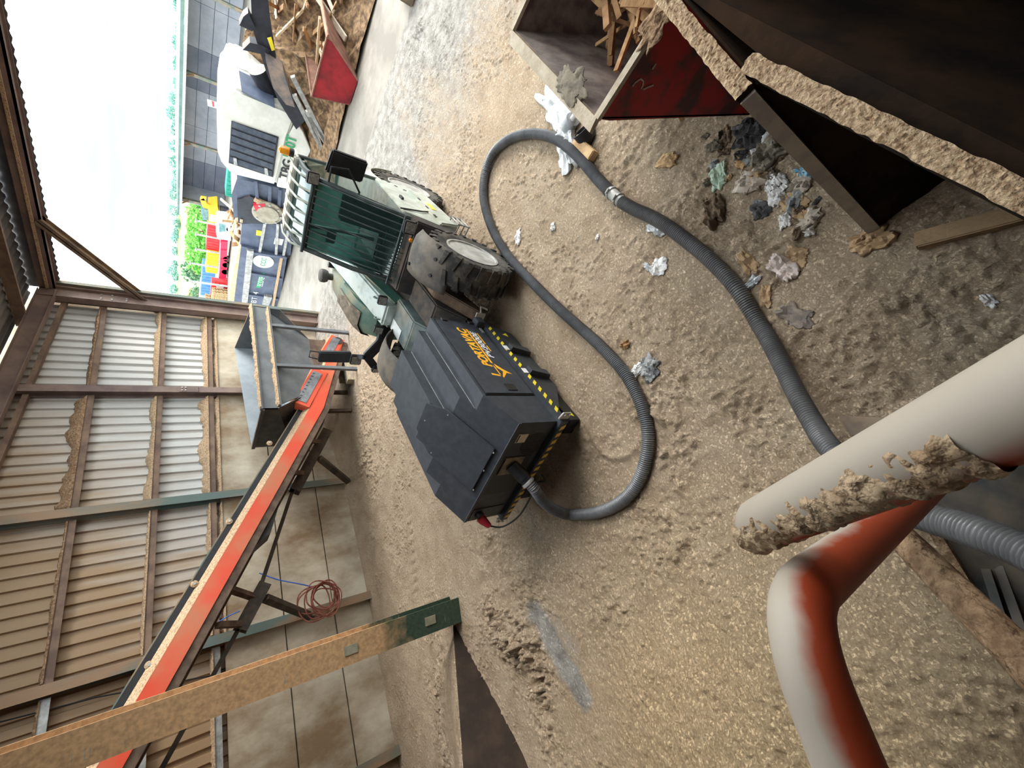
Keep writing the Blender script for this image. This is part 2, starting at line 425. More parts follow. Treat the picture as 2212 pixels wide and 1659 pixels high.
M_YARD = mat('yard_concrete', srgb(124,117,108), srgb(150,143,132), scale=0.9, rough=0.9, bump=0.2, bscale=6)
mb = MB(); mb.grid([[(x_, -90, z_), (x_, 260, z_)] for (x_, z_) in ((11.44,-.004),(25,-.004),(27,-.15),(33,-1.7),(36,-1.85),(240,-1.85))])
yard = obj('yard_ground', mb, M_YARD, recalc=False, smooth=True); yard['kind'] = 'structure'; yard['label'] = 'pale concrete yard outside the shed'
mb = MB(); mb.add([(-9,-60,-0.03),(11.44,-60,-0.03),(11.44,-4.4,-0.03),(-9,-4.4,-0.03)], [(0,1,2,3)])
mb.add([(-9,-4.5,-0.03),(-4.5,-4.5,-0.03),(-4.5,10.9,-0.03),(-9,10.9,-0.03)], [(0,1,2,3)])
mb.add([(-9,10.8,-0.03),(11.44,10.8,-0.03),(11.44,110,-0.03),(-9,110,-0.03)], [(0,1,2,3)])
apron = obj('floor_apron', mb, M_YARD); apron['kind'] = 'structure'; apron['label'] = 'bare concrete around the dusty floor'

# ================================================================== clad wall
WY = 10.72
COLX = [-0.88, 2.05, 4.98, 7.91, 10.80]
wall = Thing('wall_left', 'corrugated shed wall above concrete base panels', None, (5, WY, 0), kind='structure')
wm = MB(); wm.box(-7, 10.95, WY+0.20, WY+0.30, -0.1, 6.9)
wall.part('wall_core', wm, M_CONC)
edges = [-6.7, -3.81] + COLX
CTOP = 2.86
rw = random.Random(3)
for a, b in zip(edges[:-1], edges[1:]):
    zs = [-0.1, 0.85, 1.82, CTOP]
    for z0, z1 in zip(zs[:-1], zs[1:]):
        mb = MB(); dy = rw.uniform(-0.012, 0.012)
        mb.box(a+0.012, b-0.012, WY+dy, WY+0.19, z0+0.008, z1-0.010)
        wall.part('concrete_panel', mb, M_CONC, bevel=0.008)
def clad_material():
    m = bpy.data.materials.new('cladding_dusty'); m.use_nodes = True; nt = m.node_tree; N = nt.nodes.new; L = nt.links.new; b = nt.nodes['Principled BSDF']
    b.inputs['Roughness'].default_value = 0.55; b.inputs['Metallic'].default_value = 0.1
    tc = N('ShaderNodeTexCoord'); sp = N('ShaderNodeSeparateXYZ'); L(tc.outputs['Object'], sp.inputs['Vector'])
    mp = N('ShaderNodeMapping'); mp.inputs['Scale'].default_value = (4.5, 1, 0.5); L(tc.outputs['Object'], mp.inputs['Vector'])
    nz = N('ShaderNodeTexNoise'); nz.inputs['Scale'].default_value = 1.0; nz.inputs['Detail'].default_value = 7; L(mp.outputs['Vector'], nz.inputs['Vector'])
    # dust coats the sheets away from the opening and higher up
    a = N('ShaderNodeMath'); a.operation = 'MULTIPLY_ADD'; a.inputs[1].default_value = -0.17; a.inputs[2].default_value = 0.10; L(sp.outputs['X'], a.inputs[0])
    c = N('ShaderNodeMath'); c.operation = 'MULTIPLY_ADD'; c.inputs[1].default_value = 0.20; L(sp.outputs['Z'], c.inputs[0]); L(a.outputs['Value'], c.inputs[2])
    d = N('ShaderNodeMath'); d.operation = 'MULTIPLY_ADD'; d.inputs[1].default_value = 1.2; L(nz.outputs['Fac'], d.inputs[0]); L(c.outputs['Value'], d.inputs[2])
    mr = N('ShaderNodeMapRange'); mr.inputs['From Min'].default_value = 1.15; mr.inputs['From Max'].default_value = 1.95; L(d.outputs['Value'], mr.inputs['Value'])
    mx = N('ShaderNodeMix'); mx.data_type = 'RGBA'; L(mr.outputs['Result'], mx.inputs['Factor']); mx.inputs['A'].default_value = srgb(206,204,200); mx.inputs['B'].default_value = srgb(164,136,104)
    L(mx.outputs['Result'], b.inputs['Base Color']); return m
M_CLAD2 = clad_material()
# corrugated sheets: real ribs
def roofz(X): return 6.28 + 0.092*(10.9-X)
PITCH_R = 0.222
def sheet_mesh(x0, n, z0, zf, y):
    prof = []
    for k in range(n):
        o = x0+k*PITCH_R
        prof += [(o, 0.0), (o+0.126, 0.0), (o+0.140, 0.055), (o+0.208, 0.055), (o+PITCH_R, 0.0)]
    mb = MB(); P = []
    for (x, d) in prof: P.append([(x, y+d, z0), (x, y+d, (z0+zf(x))/2), (x, y+d, zf(x))])
    mb.grid(P); return mb
x = -5.3
while x < 10.6:
    n = 4 if x+4*PITCH_R < 10.75 else max(1, int((10.75-x)/PITCH_R))
    mb = sheet_mesh(x, n, CTOP-0.15, lambda X: roofz(X)+0.1, WY+0.10+rw.uniform(-0.004, 0.004))
    wall.part('cladding_sheet', mb, M_CLAD2, recalc=False)
    x += n*PITCH_R
# columns: I-sections
def ibeam(mb, p0, p1, fdir, fw=0.2, d=0.24, tf=0.016, tw=0.012):
    """fdir: direction from web to the visible flange"""
    p0 = np.array(p0, float); p1 = np.array(p1, float); f = unit(fdir); ax = unit(p1-p0); s = np.cross(ax, f)
    for sg in (-1, 1):
        c = f*(d/2-tf/2)*sg; mb.prism([p0+c-s*fw/2-f*tf/2, p0+c+s*fw/2-f*tf/2, p0+c+s*fw/2+f*tf/2, p0+c-s*fw/2+f*tf/2], p1-p0)
    mb.prism([p0-s*tw/2-f*(d/2-tf), p0+s*tw/2-f*(d/2-tf), p0+s*tw/2+f*(d/2-tf), p0-s*tw/2+f*(d/2-tf)], p1-p0)
    return mb
M_COLGR = mat('column_paint', srgb(96,112,106), srgb(150,120,92), scale=1.2, rough=0.6, bump=0.1, dust=0.5, stretch=(1,1,0.35), lo=0.42, hi=0.6)
M_COLBR = mat('column_brown', srgb(112,92,88), srgb(140,118,106), scale=1.5, rough=0.65, bump=0.1, dust=0.4)
for i, cx in enumerate(COLX):
    mb = MB(); ibeam(mb, (cx, WY-0.07, 0.0), (cx, WY-0.07, roofz(cx)), (0,-1,0), fw=0.17, d=0.24)
    c = wall.part('steel_column', mb, (M_COLBR if i in (3, 4) else M_COLGR))
    if i == 3:
        mb = MB(); mb.box(cx-0.085, cx+0.085, WY-0.205, WY-0.19, 3.25, 3.62); wall.part('splice_plate', mb, M_COLBR, under=c)
        for dx in (-0.04, 0.04):
            for dz in (3.50, 3.57):
                mb = MB(); mb.cyl((cx+dx, WY-0.205, dz), (cx+dx, WY-0.222, dz), 0.016, 8); wall.part('bolt', mb, M_GALV, under=c)
# end column of the opening with its wide web facing the camera
mb = MB(); mb.box(10.62, 10.9, WY-0.26, WY-0.245, 0, 6.3); mb.box(10.60, 10.63, WY-0.30, WY-0.1, 0, 6.3); mb.box(10.88, 10.95, WY-0.34, WY+0.1, 0, 6.3)
cend = wall.part('end_column', mb, M_COLBR)
mb = MB(); mb.box(10.93, 11.02, WY-0.42, WY-0.30, 0, 6.05); wall.part('end_column_flange', mb, M_COLGR, under=cend)
for dx, dz in ((10.70, 5.22), (10.70, 5.02), (10.70, 4.74), (10.77, 4.74), (10.84, 5.22), (10.84, 5.02)):
    mb = MB(); mb.cyl((dx, WY-0.26, dz), (dx, WY-0.28, dz), 0.02, 8); wall.part('bolt', mb, M_GALV, under=cend)
# girts between columns with the dust that lies on them
def clump(x0, x1, y0, zc, hgt, seed, depth=0.16):
    r = np.random.RandomState(seed); n = max(8, int((x1-x0)/0.035)); P = []
    xs = np.linspace(x0, x1, n); nz = fbm(xs, xs*0+seed, 0.35, 3, seed)
    h = hgt*(0.62+0.55*nz)*np.clip(np.minimum(xs-x0, x1-xs)/0.06, 0.35, 1)
    j1 = r.uniform(-1, 1, (n, 4))*0.014
    for k in range(n):
        hh = max(0.01, h[k]); x = xs[k]
        P.append([(x, y0+depth, zc+hh*1.25+j1[k,0]), (x, y0+depth*0.6, zc+hh*1.1+j1[k,1]), (x, y0+depth*0.25, zc+hh*0.75+j1[k,2]), (x, y0-0.015, zc+hh*0.3+j1[k,3]), (x, y0-0.02, zc-0.02), (x, y0+depth, zc-0.02)])
    mb = MB(); mb.grid(P); return mb
GZ = [5.24, 4.06, 3.06]
bays = list(zip([-5.0]+COLX[:-1], COLX))
for bi, (a, b) in enumerate(bays):
    for gi, z in enumerate(GZ):
        mb = MB(); y = WY-0.055
        mb.box(a+0.1, b-0.1, y, y+0.16, z-0.012, z); mb.box(a+0.1, b-0.1, y-0.006, y+0.006, z-0.13, z+0.0)
        g = wall.part('girt', mb, M_GALV if bi < 2 else M_STEELBR)
        hg = {0: (0.03,0.03,0.03), 1: (0.03,0.03,0.03), 2: (0.05,0.03,0.05), 3: (0.22,0.13,0.16), 4: (0.07,0.09,0.12)}[bi][gi]
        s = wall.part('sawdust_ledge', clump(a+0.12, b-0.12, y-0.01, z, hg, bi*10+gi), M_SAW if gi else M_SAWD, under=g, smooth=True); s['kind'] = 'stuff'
    # dust piled on top of the concrete panels
    if bi >= 2:
        s = wall.part('sawdust_ledge', clump(a+0.1, b-0.1, WY-0.01, CTOP-0.02, 0.17 if bi == 3 else 0.10, 90+bi, 0.12), M_SAW, smooth=True); s['kind'] = 'stuff'
# sloping rail under the roof
for a, b in bays[2:]:
    mb = MB(); mb.beam((a+0.1, WY-0.02, roofz(a)-0.42), (b-0.1, WY-0.02, roofz(b)-0.42), 0.14, 0.09); wall.part('roof_rail', mb, M_STEELBR)
# thin service pipe up the wall
mb = MB(); mb.tube([(1.2, WY-0.03, 1.6), (1.55, WY-0.03, 3.3), (1.75, WY-0.04, 4.6), (1.9, WY-0.04, 6.6)], 0.012, 6)
wall.part('cable', mb, M_BLACK)

# ================================================================== roof
M_ROOFU = mat('roof_underside', srgb(86,84,88), srgb(120,112,106), scale=1.2, rough=0.7, bump=0.05)
M_ROOFL = mat('rooflight_sheet', srgb(232,236,232), rough=0.6, trans=0.9)
ceil = Thing('ceiling', 'dark underside of the sheeted shed roof', None, (4, 2, 6.5), kind='structure')
def roof_sheet(x0, x1, y0, y1, m, name):
    mb = MB(); n = 9; P = []
    for k in range(n*4+1):
        y = y0+(y1-y0)*k/(n*4); d = (0, 0, 0.04, 0.04)[k % 4]
        P.append([(x0, y, roofz(x0)+0.22+d), (x1, y, roofz(x1)+0.22+d)])
    mb.grid(P); ceil.part(name, mb, m, recalc=False)
ADDED_ROOF_GAPS = {(5.0, k_) for k_ in (3, 4, 5, 6, 7)} | {(2.0, 4), (2.0, 5), (2.0, 7)}
for xi in (-7.0, -4.0, -1.0, 2.0, 5.0, 8.0):
    for k in range(9):
        y0 = -9.0+k*2.2; x1 = min(xi+3.0, 11.15)
        if (xi, k) in ADDED_ROOF_GAPS: continue          # bays left open out of view, added to brighten the working floor
        roof_sheet(xi, x1, y0, min(y0+2.2, 10.9), M_ROOFU, 'roof_sheet')
for xp in (9.9, 8.3, 6.7, 5.1, 3.5, 1.9, 0.3, -1.3, -2.9, -4.5, -6.1):
    mb = MB(); mb.box(xp-0.04, xp+0.04, -9, 10.8, roofz(xp)+0.0, roofz(xp)+0.2); ceil.part('purlin', mb, M_STEELBR)
for yr in (10.45, 4.0, -2.5, -8.8):
    mb = MB(); ibeam(mb, (10.75, yr, roofz(10.75)-0.15), (-6.8, yr, roofz(-6.8)-0.15), (0,0,-1), fw=0.18, d=0.32); ceil.part('rafter', mb, M_COLBR)
# eave beam over the opening, edge of the roof sheets above it
mb = MB(); mb.box(10.84, 11.0, -9, WY-0.3, 6.02, 6.06); mb.box(10.84, 10.86, -9, WY-0.3, 6.02, 6.3); mb.box(10.98, 11.0, -9, WY-0.3, 5.98, 6.3)
ceil.part('eave_beam', mb, M_COLBR)
mb = MB(); mb.box(10.80, 10.85, -9, WY-0.3, 6.13, 6.18); ceil.part('eave_ledge', mb, M_SAW)
mb = MB(); P = []
for k in range(0, 440):
    y = -9+k*(19.6/439); P.append([(11.02, y, 5.955+0.012*math.sin(k*1.6)), (11.02, y, 6.66)])
mb.grid(P); ceil.part('roof_edge', mb, M_ROOFU, recalc=False)
# raking brace between eave and end column
b0, b1 = PX(335,664,10.9), PX(92,480,10.9); bd = unit(b1-b0)
mb = MB(); nb = np.cross(bd, (1,0,0))
mb.beam(b0-bd*0.12, b1+bd*0.1, 0.20, 0.02, up=nb); mb.beam(b0-bd*0.12+V3(-0.09,0,0), b1+bd*0.1+V3(-0.09,0,0), 0.02, 0.16, up=nb); mb.beam(b0-bd*0.12+V3(0.09,0,0), b1+bd*0.1+V3(0.09,0,0), 0.02, 0.16, up=nb)
ceil.part('eave_brace', mb, mat('brace_steel', srgb(110,92,80), srgb(150,124,96), scale=3, rough=0.7, dust=1.0, dlo=0.2))
# rear wall behind the camera
mb = MB(); mb.box(-7.2, -7.0, -9, 10.95, -0.05, 7.9)
wb = obj('wall_back', mb, mat('dark_wall', srgb(70,58,46), srgb(96,80,64), scale=1.2, rough=0.9)); wb['kind'] = 'structure'; wb['label'] = 'concrete rear wall of the shed'
# ================================================================== telehandler
MF = unit(V3(-.9705, -.2412, 0)); ML = V3(-MF[1], MF[0], 0)
MO = G(1098, 562) - 1.1*ML
MROT = math.atan2(MF[1], MF[0])
M_TGREEN = mat('machine_green', srgb(58,104,94), srgb(84,124,112), scale=3, rough=0.45, bump=0.08, dust=0.55)
M_TWHITE = mat('machine_white', srgb(158,164,152), srgb(190,194,184), scale=4, rough=0.45, dust=0.35)
M_BOOM = mat('boom_paint', srgb(150,168,164), srgb(206,216,212), scale=5, rough=0.4, dust=0.2, lo=0.3, hi=0.5)
M_MUD = mat('mudguard_plastic', srgb(78,77,76), srgb(108,103,96), scale=5, rough=0.8, bump=0.15, bscale=30, dust=0.2)
M_RIM = mat('wheel_rim', srgb(150,148,142), srgb(186,184,180), scale=6, rough=0.5, metal=0.2)
M_UNDER = mat('greasy_steel', srgb(30,28,27), srgb(56,48,42), scale=6, rough=0.7, bump=0.2, dust=0.12)
M_GLASS = mat('cab_glass', srgb(122,160,154), rough=0.03, trans=0.92, spec=0.6)
M_GUARD = mat('guard_paint', srgb(52,62,60), srgb(74,82,80), scale=8, rough=0.4)
M_LAMP = mat('lamp_glass', srgb(120,116,112), srgb(160,156,150), scale=30, rough=0.15)
M_AMBER = mat('amber_lens', srgb(240,140,20), srgb(250,170,50), scale=9, rough=0.2, spec=0.7)
M_GRILL = mat('dusty_mesh', srgb(98,88,76), srgb(140,124,104), scale=8, rough=0.85, bump=0.5, bscale=120)
M_SEAT = mat('seat_cloth', srgb(40,46,46), srgb(60,66,64), scale=10, rough=0.8)
M_WHITE = mat('plain_white', srgb(226,226,222), srgb(238,238,236), scale=10, rough=0.5)

TH = Thing('telehandler', 'green and grey telehandler with caged cab carrying the dark vacuum unit', 'telehandler', MO, MROT)
def tp(name, mb, m, under=None, **k): return TH.part(name, mb, m, under=under, world=False, **k)

# wheels -------------------------------------------------------------
WR, WW = 0.615, 0.40
def tyre_mb():
    mb = MB()
    mb.lathe([(0.36,-.17),(0.47,-.195),(0.55,-.20),(0.585,-.17),(0.592,-.06),(0.592,.06),(0.585,.17),(0.55,.20),(0.47,.195),(0.36,.17),(0.34,.15),(0.34,-.15)], (0,0,0), (0,1,0), 40)
    n = 22
    for k in range(n):
        for sd in (-1, 1):
            t = 2*math.pi*(k+(0.5 if sd > 0 else 0))/n; dt = 2*math.pi/n
            def pt(r, y, tt): return (r*math.cos(tt), y, r*math.sin(tt))
            # shoulder lug, raked towards the middle
            vs = []
            for r in (0.575, 0.617):
                vs += [pt(r, sd*0.02, t+dt*0.30), pt(r, sd*0.02, t+dt*0.02), pt(r-0.012*(r > .6), sd*0.205, t-dt*0.26), pt(r-0.012*(r > .6), sd*0.205, t+dt*0.16)]
            mb.add(vs, [(0,1,2,3),(4,5,6,7),(0,1,5,4),(1,2,6,5),(2,3,7,6),(3,0,4,7)])
            vs = []
            for rr in ((0.53, 0.203), (0.53, 0.212)):
                pass
            vs = [pt(0.585, sd*0.19, t-dt*0.26), pt(0.585, sd*0.19, t+dt*0.16), pt(0.515, sd*0.198, t+dt*0.10), pt(0.515, sd*0.198, t-dt*0.22),
                  pt(0.605, sd*0.207, t-dt*0.26), pt(0.605, sd*0.207, t+dt*0.16), pt(0.515, sd*0.214, t+dt*0.10), pt(0.515, sd*0.214, t-dt*0.22)]
            mb.add(vs, [(0,1,2,3),(4,5,6,7),(0,1,5,4),(1,2,6,5),(2,3,7,6),(3,0,4,7)])
    return mb
def rim_mb(sd):
    mb = MB()
    mb.lathe([(0.365,sd*.165),(0.372,sd*.185),(0.345,sd*.185),(0.33,sd*.12),(0.31,sd*.05),(0.20,sd*.045),(0.14,sd*.03),(0.13,sd*.03),(0.05,sd*.03),(0.05,sd*-.1),(0.33,sd*-.12)], (0,0,0), (0,1,0), 32); return mb
def hub_mb(sd):
    mb = MB(); mb.lathe([(0.13,sd*.02),(0.13,sd*.085),(0.09,sd*.10),(0.0001,sd*.10)], (0,0,0), (0,1,0), 20)
    for k in range(8):
        t = k*math.pi/4; c = V3(0.165*math.cos(t), sd*.045, 0.165*math.sin(t)); mb.cyl(c, c+V3(0, sd*.03, 0), 0.014, 6)
    return mb
tyre_src = None
for (a, b) in ((0, .9), (0, -.9), (-2.63, .9), (-2.63, -.9)):
    sd = 1 if b > 0 else -1
    if tyre_src is None: w = tp('wheel', tyre_mb(), M_RUBBER, smooth=True); tyre_src = w
    else: w = copy_obj(tyre_src, TH.e)
    w.location = (a, b, WR-0.01)
    if a == 0: w.rotation_euler = (0, 0.21, 0)
    obj('rim', rim_mb(sd), M_RIM, w, smooth=True); obj('hub', hub_mb(sd), M_RIM, w, smooth=True)

# chassis and front axle ---------------------------------------------
mb = MB(); mb.box(-3.25, 0.25, -0.42, 0.30, 0.45, 0.88); mb.box(-3.35, -2.2, -0.95, 0.95, 0.62, 1.05)
tp('chassis', mb, M_UNDER, bevel=0.03)
mb = MB(); mb.cyl((0,-.75,.6), (0,.75,.6), .12, 12); mb.box(-.16,.16,-.3,.3,.45,.75); tp('front_axle', mb, M_UNDER)
mb = MB(); mb.cyl((-2.63,-.75,.6), (-2.63,.75,.6), .12, 12); tp('rear_axle', mb, M_UNDER)
mb = MB(); mb.prism([(.15,-.05,.62),(.45,-.05,.50),(.52,-.05,.62),(.22,-.05,.98),(-.55,-.05,1.0),(-.55,-.05,.62)], (0,.38,0)); tp('front_casting', mb, M_UNDER, bevel=0.02)
mb = MB(); mb.prism([(.2,.33,.5),(.55,.33,.42),(.55,.33,.52),(.0,.33,.95),(-.6,.33,.95),(-.6,.33,.7)], (0,.16,0)); tp('front_strut', mb, mat('rusty_arm', srgb(70,48,36), srgb(96,76,60), scale=7, rough=0.75, bump=0.2, dust=0.3), bevel=0.015)
# mudguards ----------------------------------------------------------
def mudguard(b0, b1, a_c, z_c, R, t0, t1, mname, m, lip=0.05):
    mb = MB(); P = []; Q = []
    n = 12
    for k in range(n+1):
        t = math.radians(t0+(t1-t0)*k/n); row = []
        for j in range(7):
            u = j/6; b = b0+(b1-b0)*u; cr = 0.028*math.sin(math.pi*u) - (0.05*max(0, (u-0.82)/0.18) if b1 > b0 else 0.05*max(0, (u-0.82)/0.18))
            row.append((a_c+(R+cr)*math.cos(t), b, z_c+(R+cr)*math.sin(t)))
        P.append(row)
    mb.grid(P)
    o = tp(mname, mb, m, smooth=True, recalc=False)
    sm = o.modifiers.new('thickness', 'SOLIDIFY'); sm.thickness = 0.014
    return o
mg = mudguard(.55, 1.12, -.20, .60, .70, 36, 98, 'mudguard', M_MUD)
for (t, b) in ((56, .72), (56, .94), (90, .66)):
    tt = math.radians(t); n = V3(math.cos(tt), 0, math.sin(tt)); c = V3(-.20, b, .60)+n*.735
    mb = MB(); mb.cyl(c-n*.03, c+n*.004, .022, 10); tp('fixing_hole', mb, M_BLACK, under=mg)
mg2 = mudguard(-.60, -1.16, -.08, .60, .70, 24, 150, 'mudguard', M_MUD)
for (t, b) in ((40, -.80), (40, -1.0)):
    tt = math.radians(t); n = V3(math.cos(tt), 0, math.sin(tt)); c = V3(-.08, b, .60)+n*.735
    mb = MB(); mb.cyl(c-n*.03, c+n*.004, .022, 10); tp('fixing_hole', mb, M_BLACK, under=mg2)
mudguard(.62, 1.12, -2.63, .62, .70, 60, 170, 'mudguard', M_TWHITE)
mudguard(-.62, -1.12, -2.63, .62, .70, 30, 150, 'mudguard', M_TGREEN)

# cab ----------------------------------------------------------------
CB0, CB1 = 0.10, 1.07
FBOT, FTOP = V3(-.80, 0, 1.22), V3(-1.38, 0, 2.33)
mb = MB()
for b in (CB0, CB1):
    mb.tube([(-.62,b,.72),(-.78,b,1.15),(-1.0,b,1.75),(-1.38,b,2.33)], .035, 8)
    mb.tube([(-1.38,b,2.33),(-1.65,b,2.42),(-2.25,b,2.44)], .035, 8)
    mb.tube([(-2.25,b,2.44),(-2.42,b,1.6),(-2.42,b,.9)], .035, 8)
    mb.tube([(-.70,b,.95),(-1.5,b,.78),(-2.42,b,.9)], .03, 8)
mb.tube([(-1.38,CB0,2.33),(-1.38,CB1,2.33)], .035, 8); mb.tube([(-2.25,CB0,2.44),(-2.25,CB1,2.44)], .035, 8)
tp('cab_frame', mb, M_GUARD, smooth=True)
mb = MB(); mb.box(-2.42,-.60,CB0-.02,CB1-.02,.58,.80); mb.prism([(-.58,CB0-.06,.60),(-.46,CB0-.06,.78),(-.62,CB0-.06,1.20),(-.86,CB0-.06,1.24),(-.86,CB0-.06,.60)], (0, CB1-CB0+.10, 0))
tp('cab_base', mb, M_UNDER, bevel=0.02)
mb = MB(); mb.prism([(-2.46,CB0-.04,2.40),(-2.46,CB1+.05,2.40),(-1.98,CB1+.05,2.44),(-1.98,CB0-.04,2.44)], (0,0,.07)); tp('cab_roof', mb, mat('roof_paint', srgb(206,206,196), srgb(226,222,210), scale=18, rough=0.6, dust=0.7, dnoise=14), bevel=0.02)
def pane(name, P, m=M_GLASS, th=0.008):
    P = [np.array(p, float) for p in P]; n = unit(np.cross(P[1]-P[0], P[2]-P[0]))*th; mb = MB(); mb.prism(P, n); return tp(name, mb, m)
ws = pane('windscreen', [(-.82,CB0+.05,1.24),(-.82,CB1-.05,1.24),(-1.02,CB1-.05,1.75),(-1.36,CB1-.05,2.30),(-1.36,CB0+.05,2.30),(-1.02,CB0+.05,1.75)][0:2]+[(-1.36,CB1-.05,2.30),(-1.36,CB0+.05,2.30)])
pane('roof_window', [(-1.42,CB0+.05,2.36),(-1.42,CB1-.05,2.36),(-1.98,CB1-.05,2.44),(-1.98,CB0+.05,2.44)])
pane('lower_screen', [(-.60,CB0+.06,.86),(-.60,CB1-.06,.86),(-.80,CB1-.06,1.20),(-.80,CB0+.06,1.20)], M_BLACK)
pane('side_window', [(-.95,CB1,1.30),(-2.36,CB1,1.30),(-2.28,CB1,2.36),(-1.46,CB1,2.34)])
pane('side_window', [(-.95,CB0,1.30),(-2.36,CB0,1.30),(-2.28,CB0,2.36),(-1.46,CB0,2.34)])
pane('rear_window', [(-2.42,CB0+.05,1.30),(-2.42,CB1-.05,1.30),(-2.30,CB1-.05,2.36),(-2.30,CB0+.05,2.36)])
# door panel and flank
mb = MB(); mb.prism([(-.72,CB1-.01,.82),(-.92,CB1-.01,1.28),(-2.38,CB1-.01,1.28),(-2.42,CB1-.01,.66),(-.95,CB1-.01,.60)], (0,.05,0)); dr = tp('door', mb, M_TWHITE, bevel=0.012)
mb = MB(); mb.box(-1.62,-1.50,CB1+.04,CB1+.075,1.10,1.135); tp('door_handle', mb, M_BLACK, under=dr)
mb = MB(); mb.tube([(-.98,CB1+.05,1.32),(-1.1,CB1+.06,.95),(-1.3,CB1+.05,.70)], .012, 6); tp('door_strut', mb, M_BLACK, under=dr)
mb = MB(); mb.prism([(-.85,CB1-.02,.44),(-.72,CB1-.02,.80),(-2.1,CB1-.02,.86),(-2.2,CB1-.02,.50)], (0,.10,0)); fl = tp('flank_panel', mb, M_TWHITE, bevel=0.02)
for a in (-1.0,-1.35,-1.7):
    mb = MB(); mb.box(a-.05,a+.05,CB1+.072,CB1+.085,.77,.80); tp('slot', mb, M_BLACK, under=fl)
mb = MB(); mb.prism([(-1.30,CB1+.083,.64),(-1.30,CB1+.083,.72),(-1.58,CB1+.083,.72),(-1.58,CB1+.083,.64)], (0,.004,0)); tp('warning_label', mb, mat('label_yellow', srgb(226,190,60), srgb(236,204,84), scale=9, rough=0.5), under=fl)
st = MB()
for z in (.38,.46,.54): st.tube([(-.72,CB1-.02,z),(-.72,CB1+.13,z-.02),(-1.02,CB1+.13,z-.02),(-1.02,CB1-.02,z)], .011, 6)
for a in (-.72,-1.02): st.tube([(a,CB1+.13,.34),(a,CB1+.13,.55)], .012, 6)
tp('step', st, M_GALV)
# guard cage in front of the windscreen
def scr(b, s, off=.055):
    P = [V3(-.66,0,.98),V3(-.80,0,1.24),V3(-1.04,0,1.78),V3(-1.38,0,2.34)]
    i = min(2, int(s*3)); t = s*3-i; p = P[i]*(1-t)+P[i+1]*t
    return V3(p[0]+off, b, p[2]+off*.45)
for k in range(11):
    b = CB0+.02+(CB1-CB0-.04)*k/10
    mb = MB(); mb.tube([scr(b, s) for s in (0,.2,.4,.6,.8,1)], .009, 6); tp('guard_bar', mb, M_GUARD)
for s in (.02,.36,1.0):
    mb = MB(); mb.tube([scr(CB0-.03, s, .06), scr((CB0+CB1)/2, s, .085), scr(CB1+.03, s, .06)], .016 if s < 1 else .022, 8); tp('guard_rail', mb, M_GUARD)
for k in range(7):
    b = CB0+.02+(CB1-CB0-.04)*k/6
    mb = MB(); mb.tube([(-1.33,b,2.37),(-1.45,b,2.50),(-1.75,b,2.55),(-2.05,b,2.53)], .016, 6); tp('roof_guard_bar', mb, M_TWHITE)
# lights, mirror, beacon
def lamp(name, c, d, s=.075):
    d = unit(d); u = np.cross(d, (0,0,1)); u = unit(u); v = np.cross(u, d); c = np.array(c, float)
    mb = MB(); mb.prism([c-u*s-v*s, c+u*s-v*s, c+u*s+v*s, c-u*s+v*s], -d*.07); o = tp(name, mb, M_BLACK, bevel=0.012)
    mb = MB(); q = s*.82; mb.prism([c-u*q-v*q, c+u*q-v*q, c+u*q+v*q, c-u*q+v*q], d*.006); tp('lens', mb, M_LAMP, under=o); return o
lamp('work_light', (-1.28, 1.08, 2.38), (1,.1,-.2)); 
lamp('head_lamp', (-.52, 1.02, 1.30), (1,.2,-.1), .085)
mb = MB(); mb.lathe([(.02,0),(.028,.03),(.024,.06),(.0001,.065)], (-.50,.88,1.27), (1,0,.2), 10); tp('indicator', mb, M_AMBER)
mb = MB(); mb.tube([(-1.30,1.08,2.20),(-1.22,1.30,2.22),(-1.20,1.34,2.02),(-1.28,1.08,1.80)], .014, 6); ma = tp('mirror_arm', mb, M_BLACK, smooth=True)
mb = MB(); c = V3(-1.28,1.34,2.02); mb.prism([c+V3(-.06,-.15,-.24), c+V3(.02,.14,-.24), c+V3(.04,.15,.22), c+V3(-.04,-.15,.24)], (-.07,.02,0)); tp('mirror', mb, M_BLACK, under=ma, bevel=0.02)
mb = MB(); c = V3(-2.12,1.12,2.50); mb.lathe([(.055,0),(.055,.05),(.05,.06)], c, (0,0,1), 16); bc = tp('beacon_base', mb, M_BLACK)
mb = MB(); mb.lathe([(.055,.06),(.058,.10),(.045,.17),(.0001,.19)], c, (0,0,1), 16); tp('beacon_lens', mb, M_AMBER, under=bc, smooth=True)
# seat and controls inside the cab
mb = MB(); mb.box(-2.0,-1.5,.35,.85,.85,1.05); mb.prism([(-1.95,.36,1.0),(-2.15,.36,1.75),(-2.25,.36,1.75),(-2.1,.36,1.0)], (0,.48,0)); tp('seat', mb, M_SEAT, bevel=0.03)
mb = MB(); c = V3(-1.22,.60,1.32); ax = unit(V3(.55,0,-.85)*-1); u = unit(np.cross(ax,(0,1,0)))
mb.tube([c+0.17*(math.cos(t)*V3(0,1,0)+math.sin(t)*u) for t in np.linspace(0,2*math.pi,25)], .014, 6); mb.cyl(c, c-ax*.3, .025, 8); mb.beam(c-V3(0,.16,0), c+V3(0,.16,0), .03,.015); tp('steering_wheel', mb, M_BLACK, smooth=True)
mb = MB(); mb.prism([(-.86,.2,.85),(-.86,.2,1.22),(-1.15,.2,1.18),(-1.2,.2,.9)], (0,.75,0)); tp('dashboard', mb, M_SEAT, bevel=0.03)
mb = MB(); mb.box(-1.30,-1.27,.30,.46,1.98,2.10); mb.cyl((-1.3,.38,2.1),(-1.36,.38,2.3),.01,6); tp('inner_mirror', mb, M_BLACK)

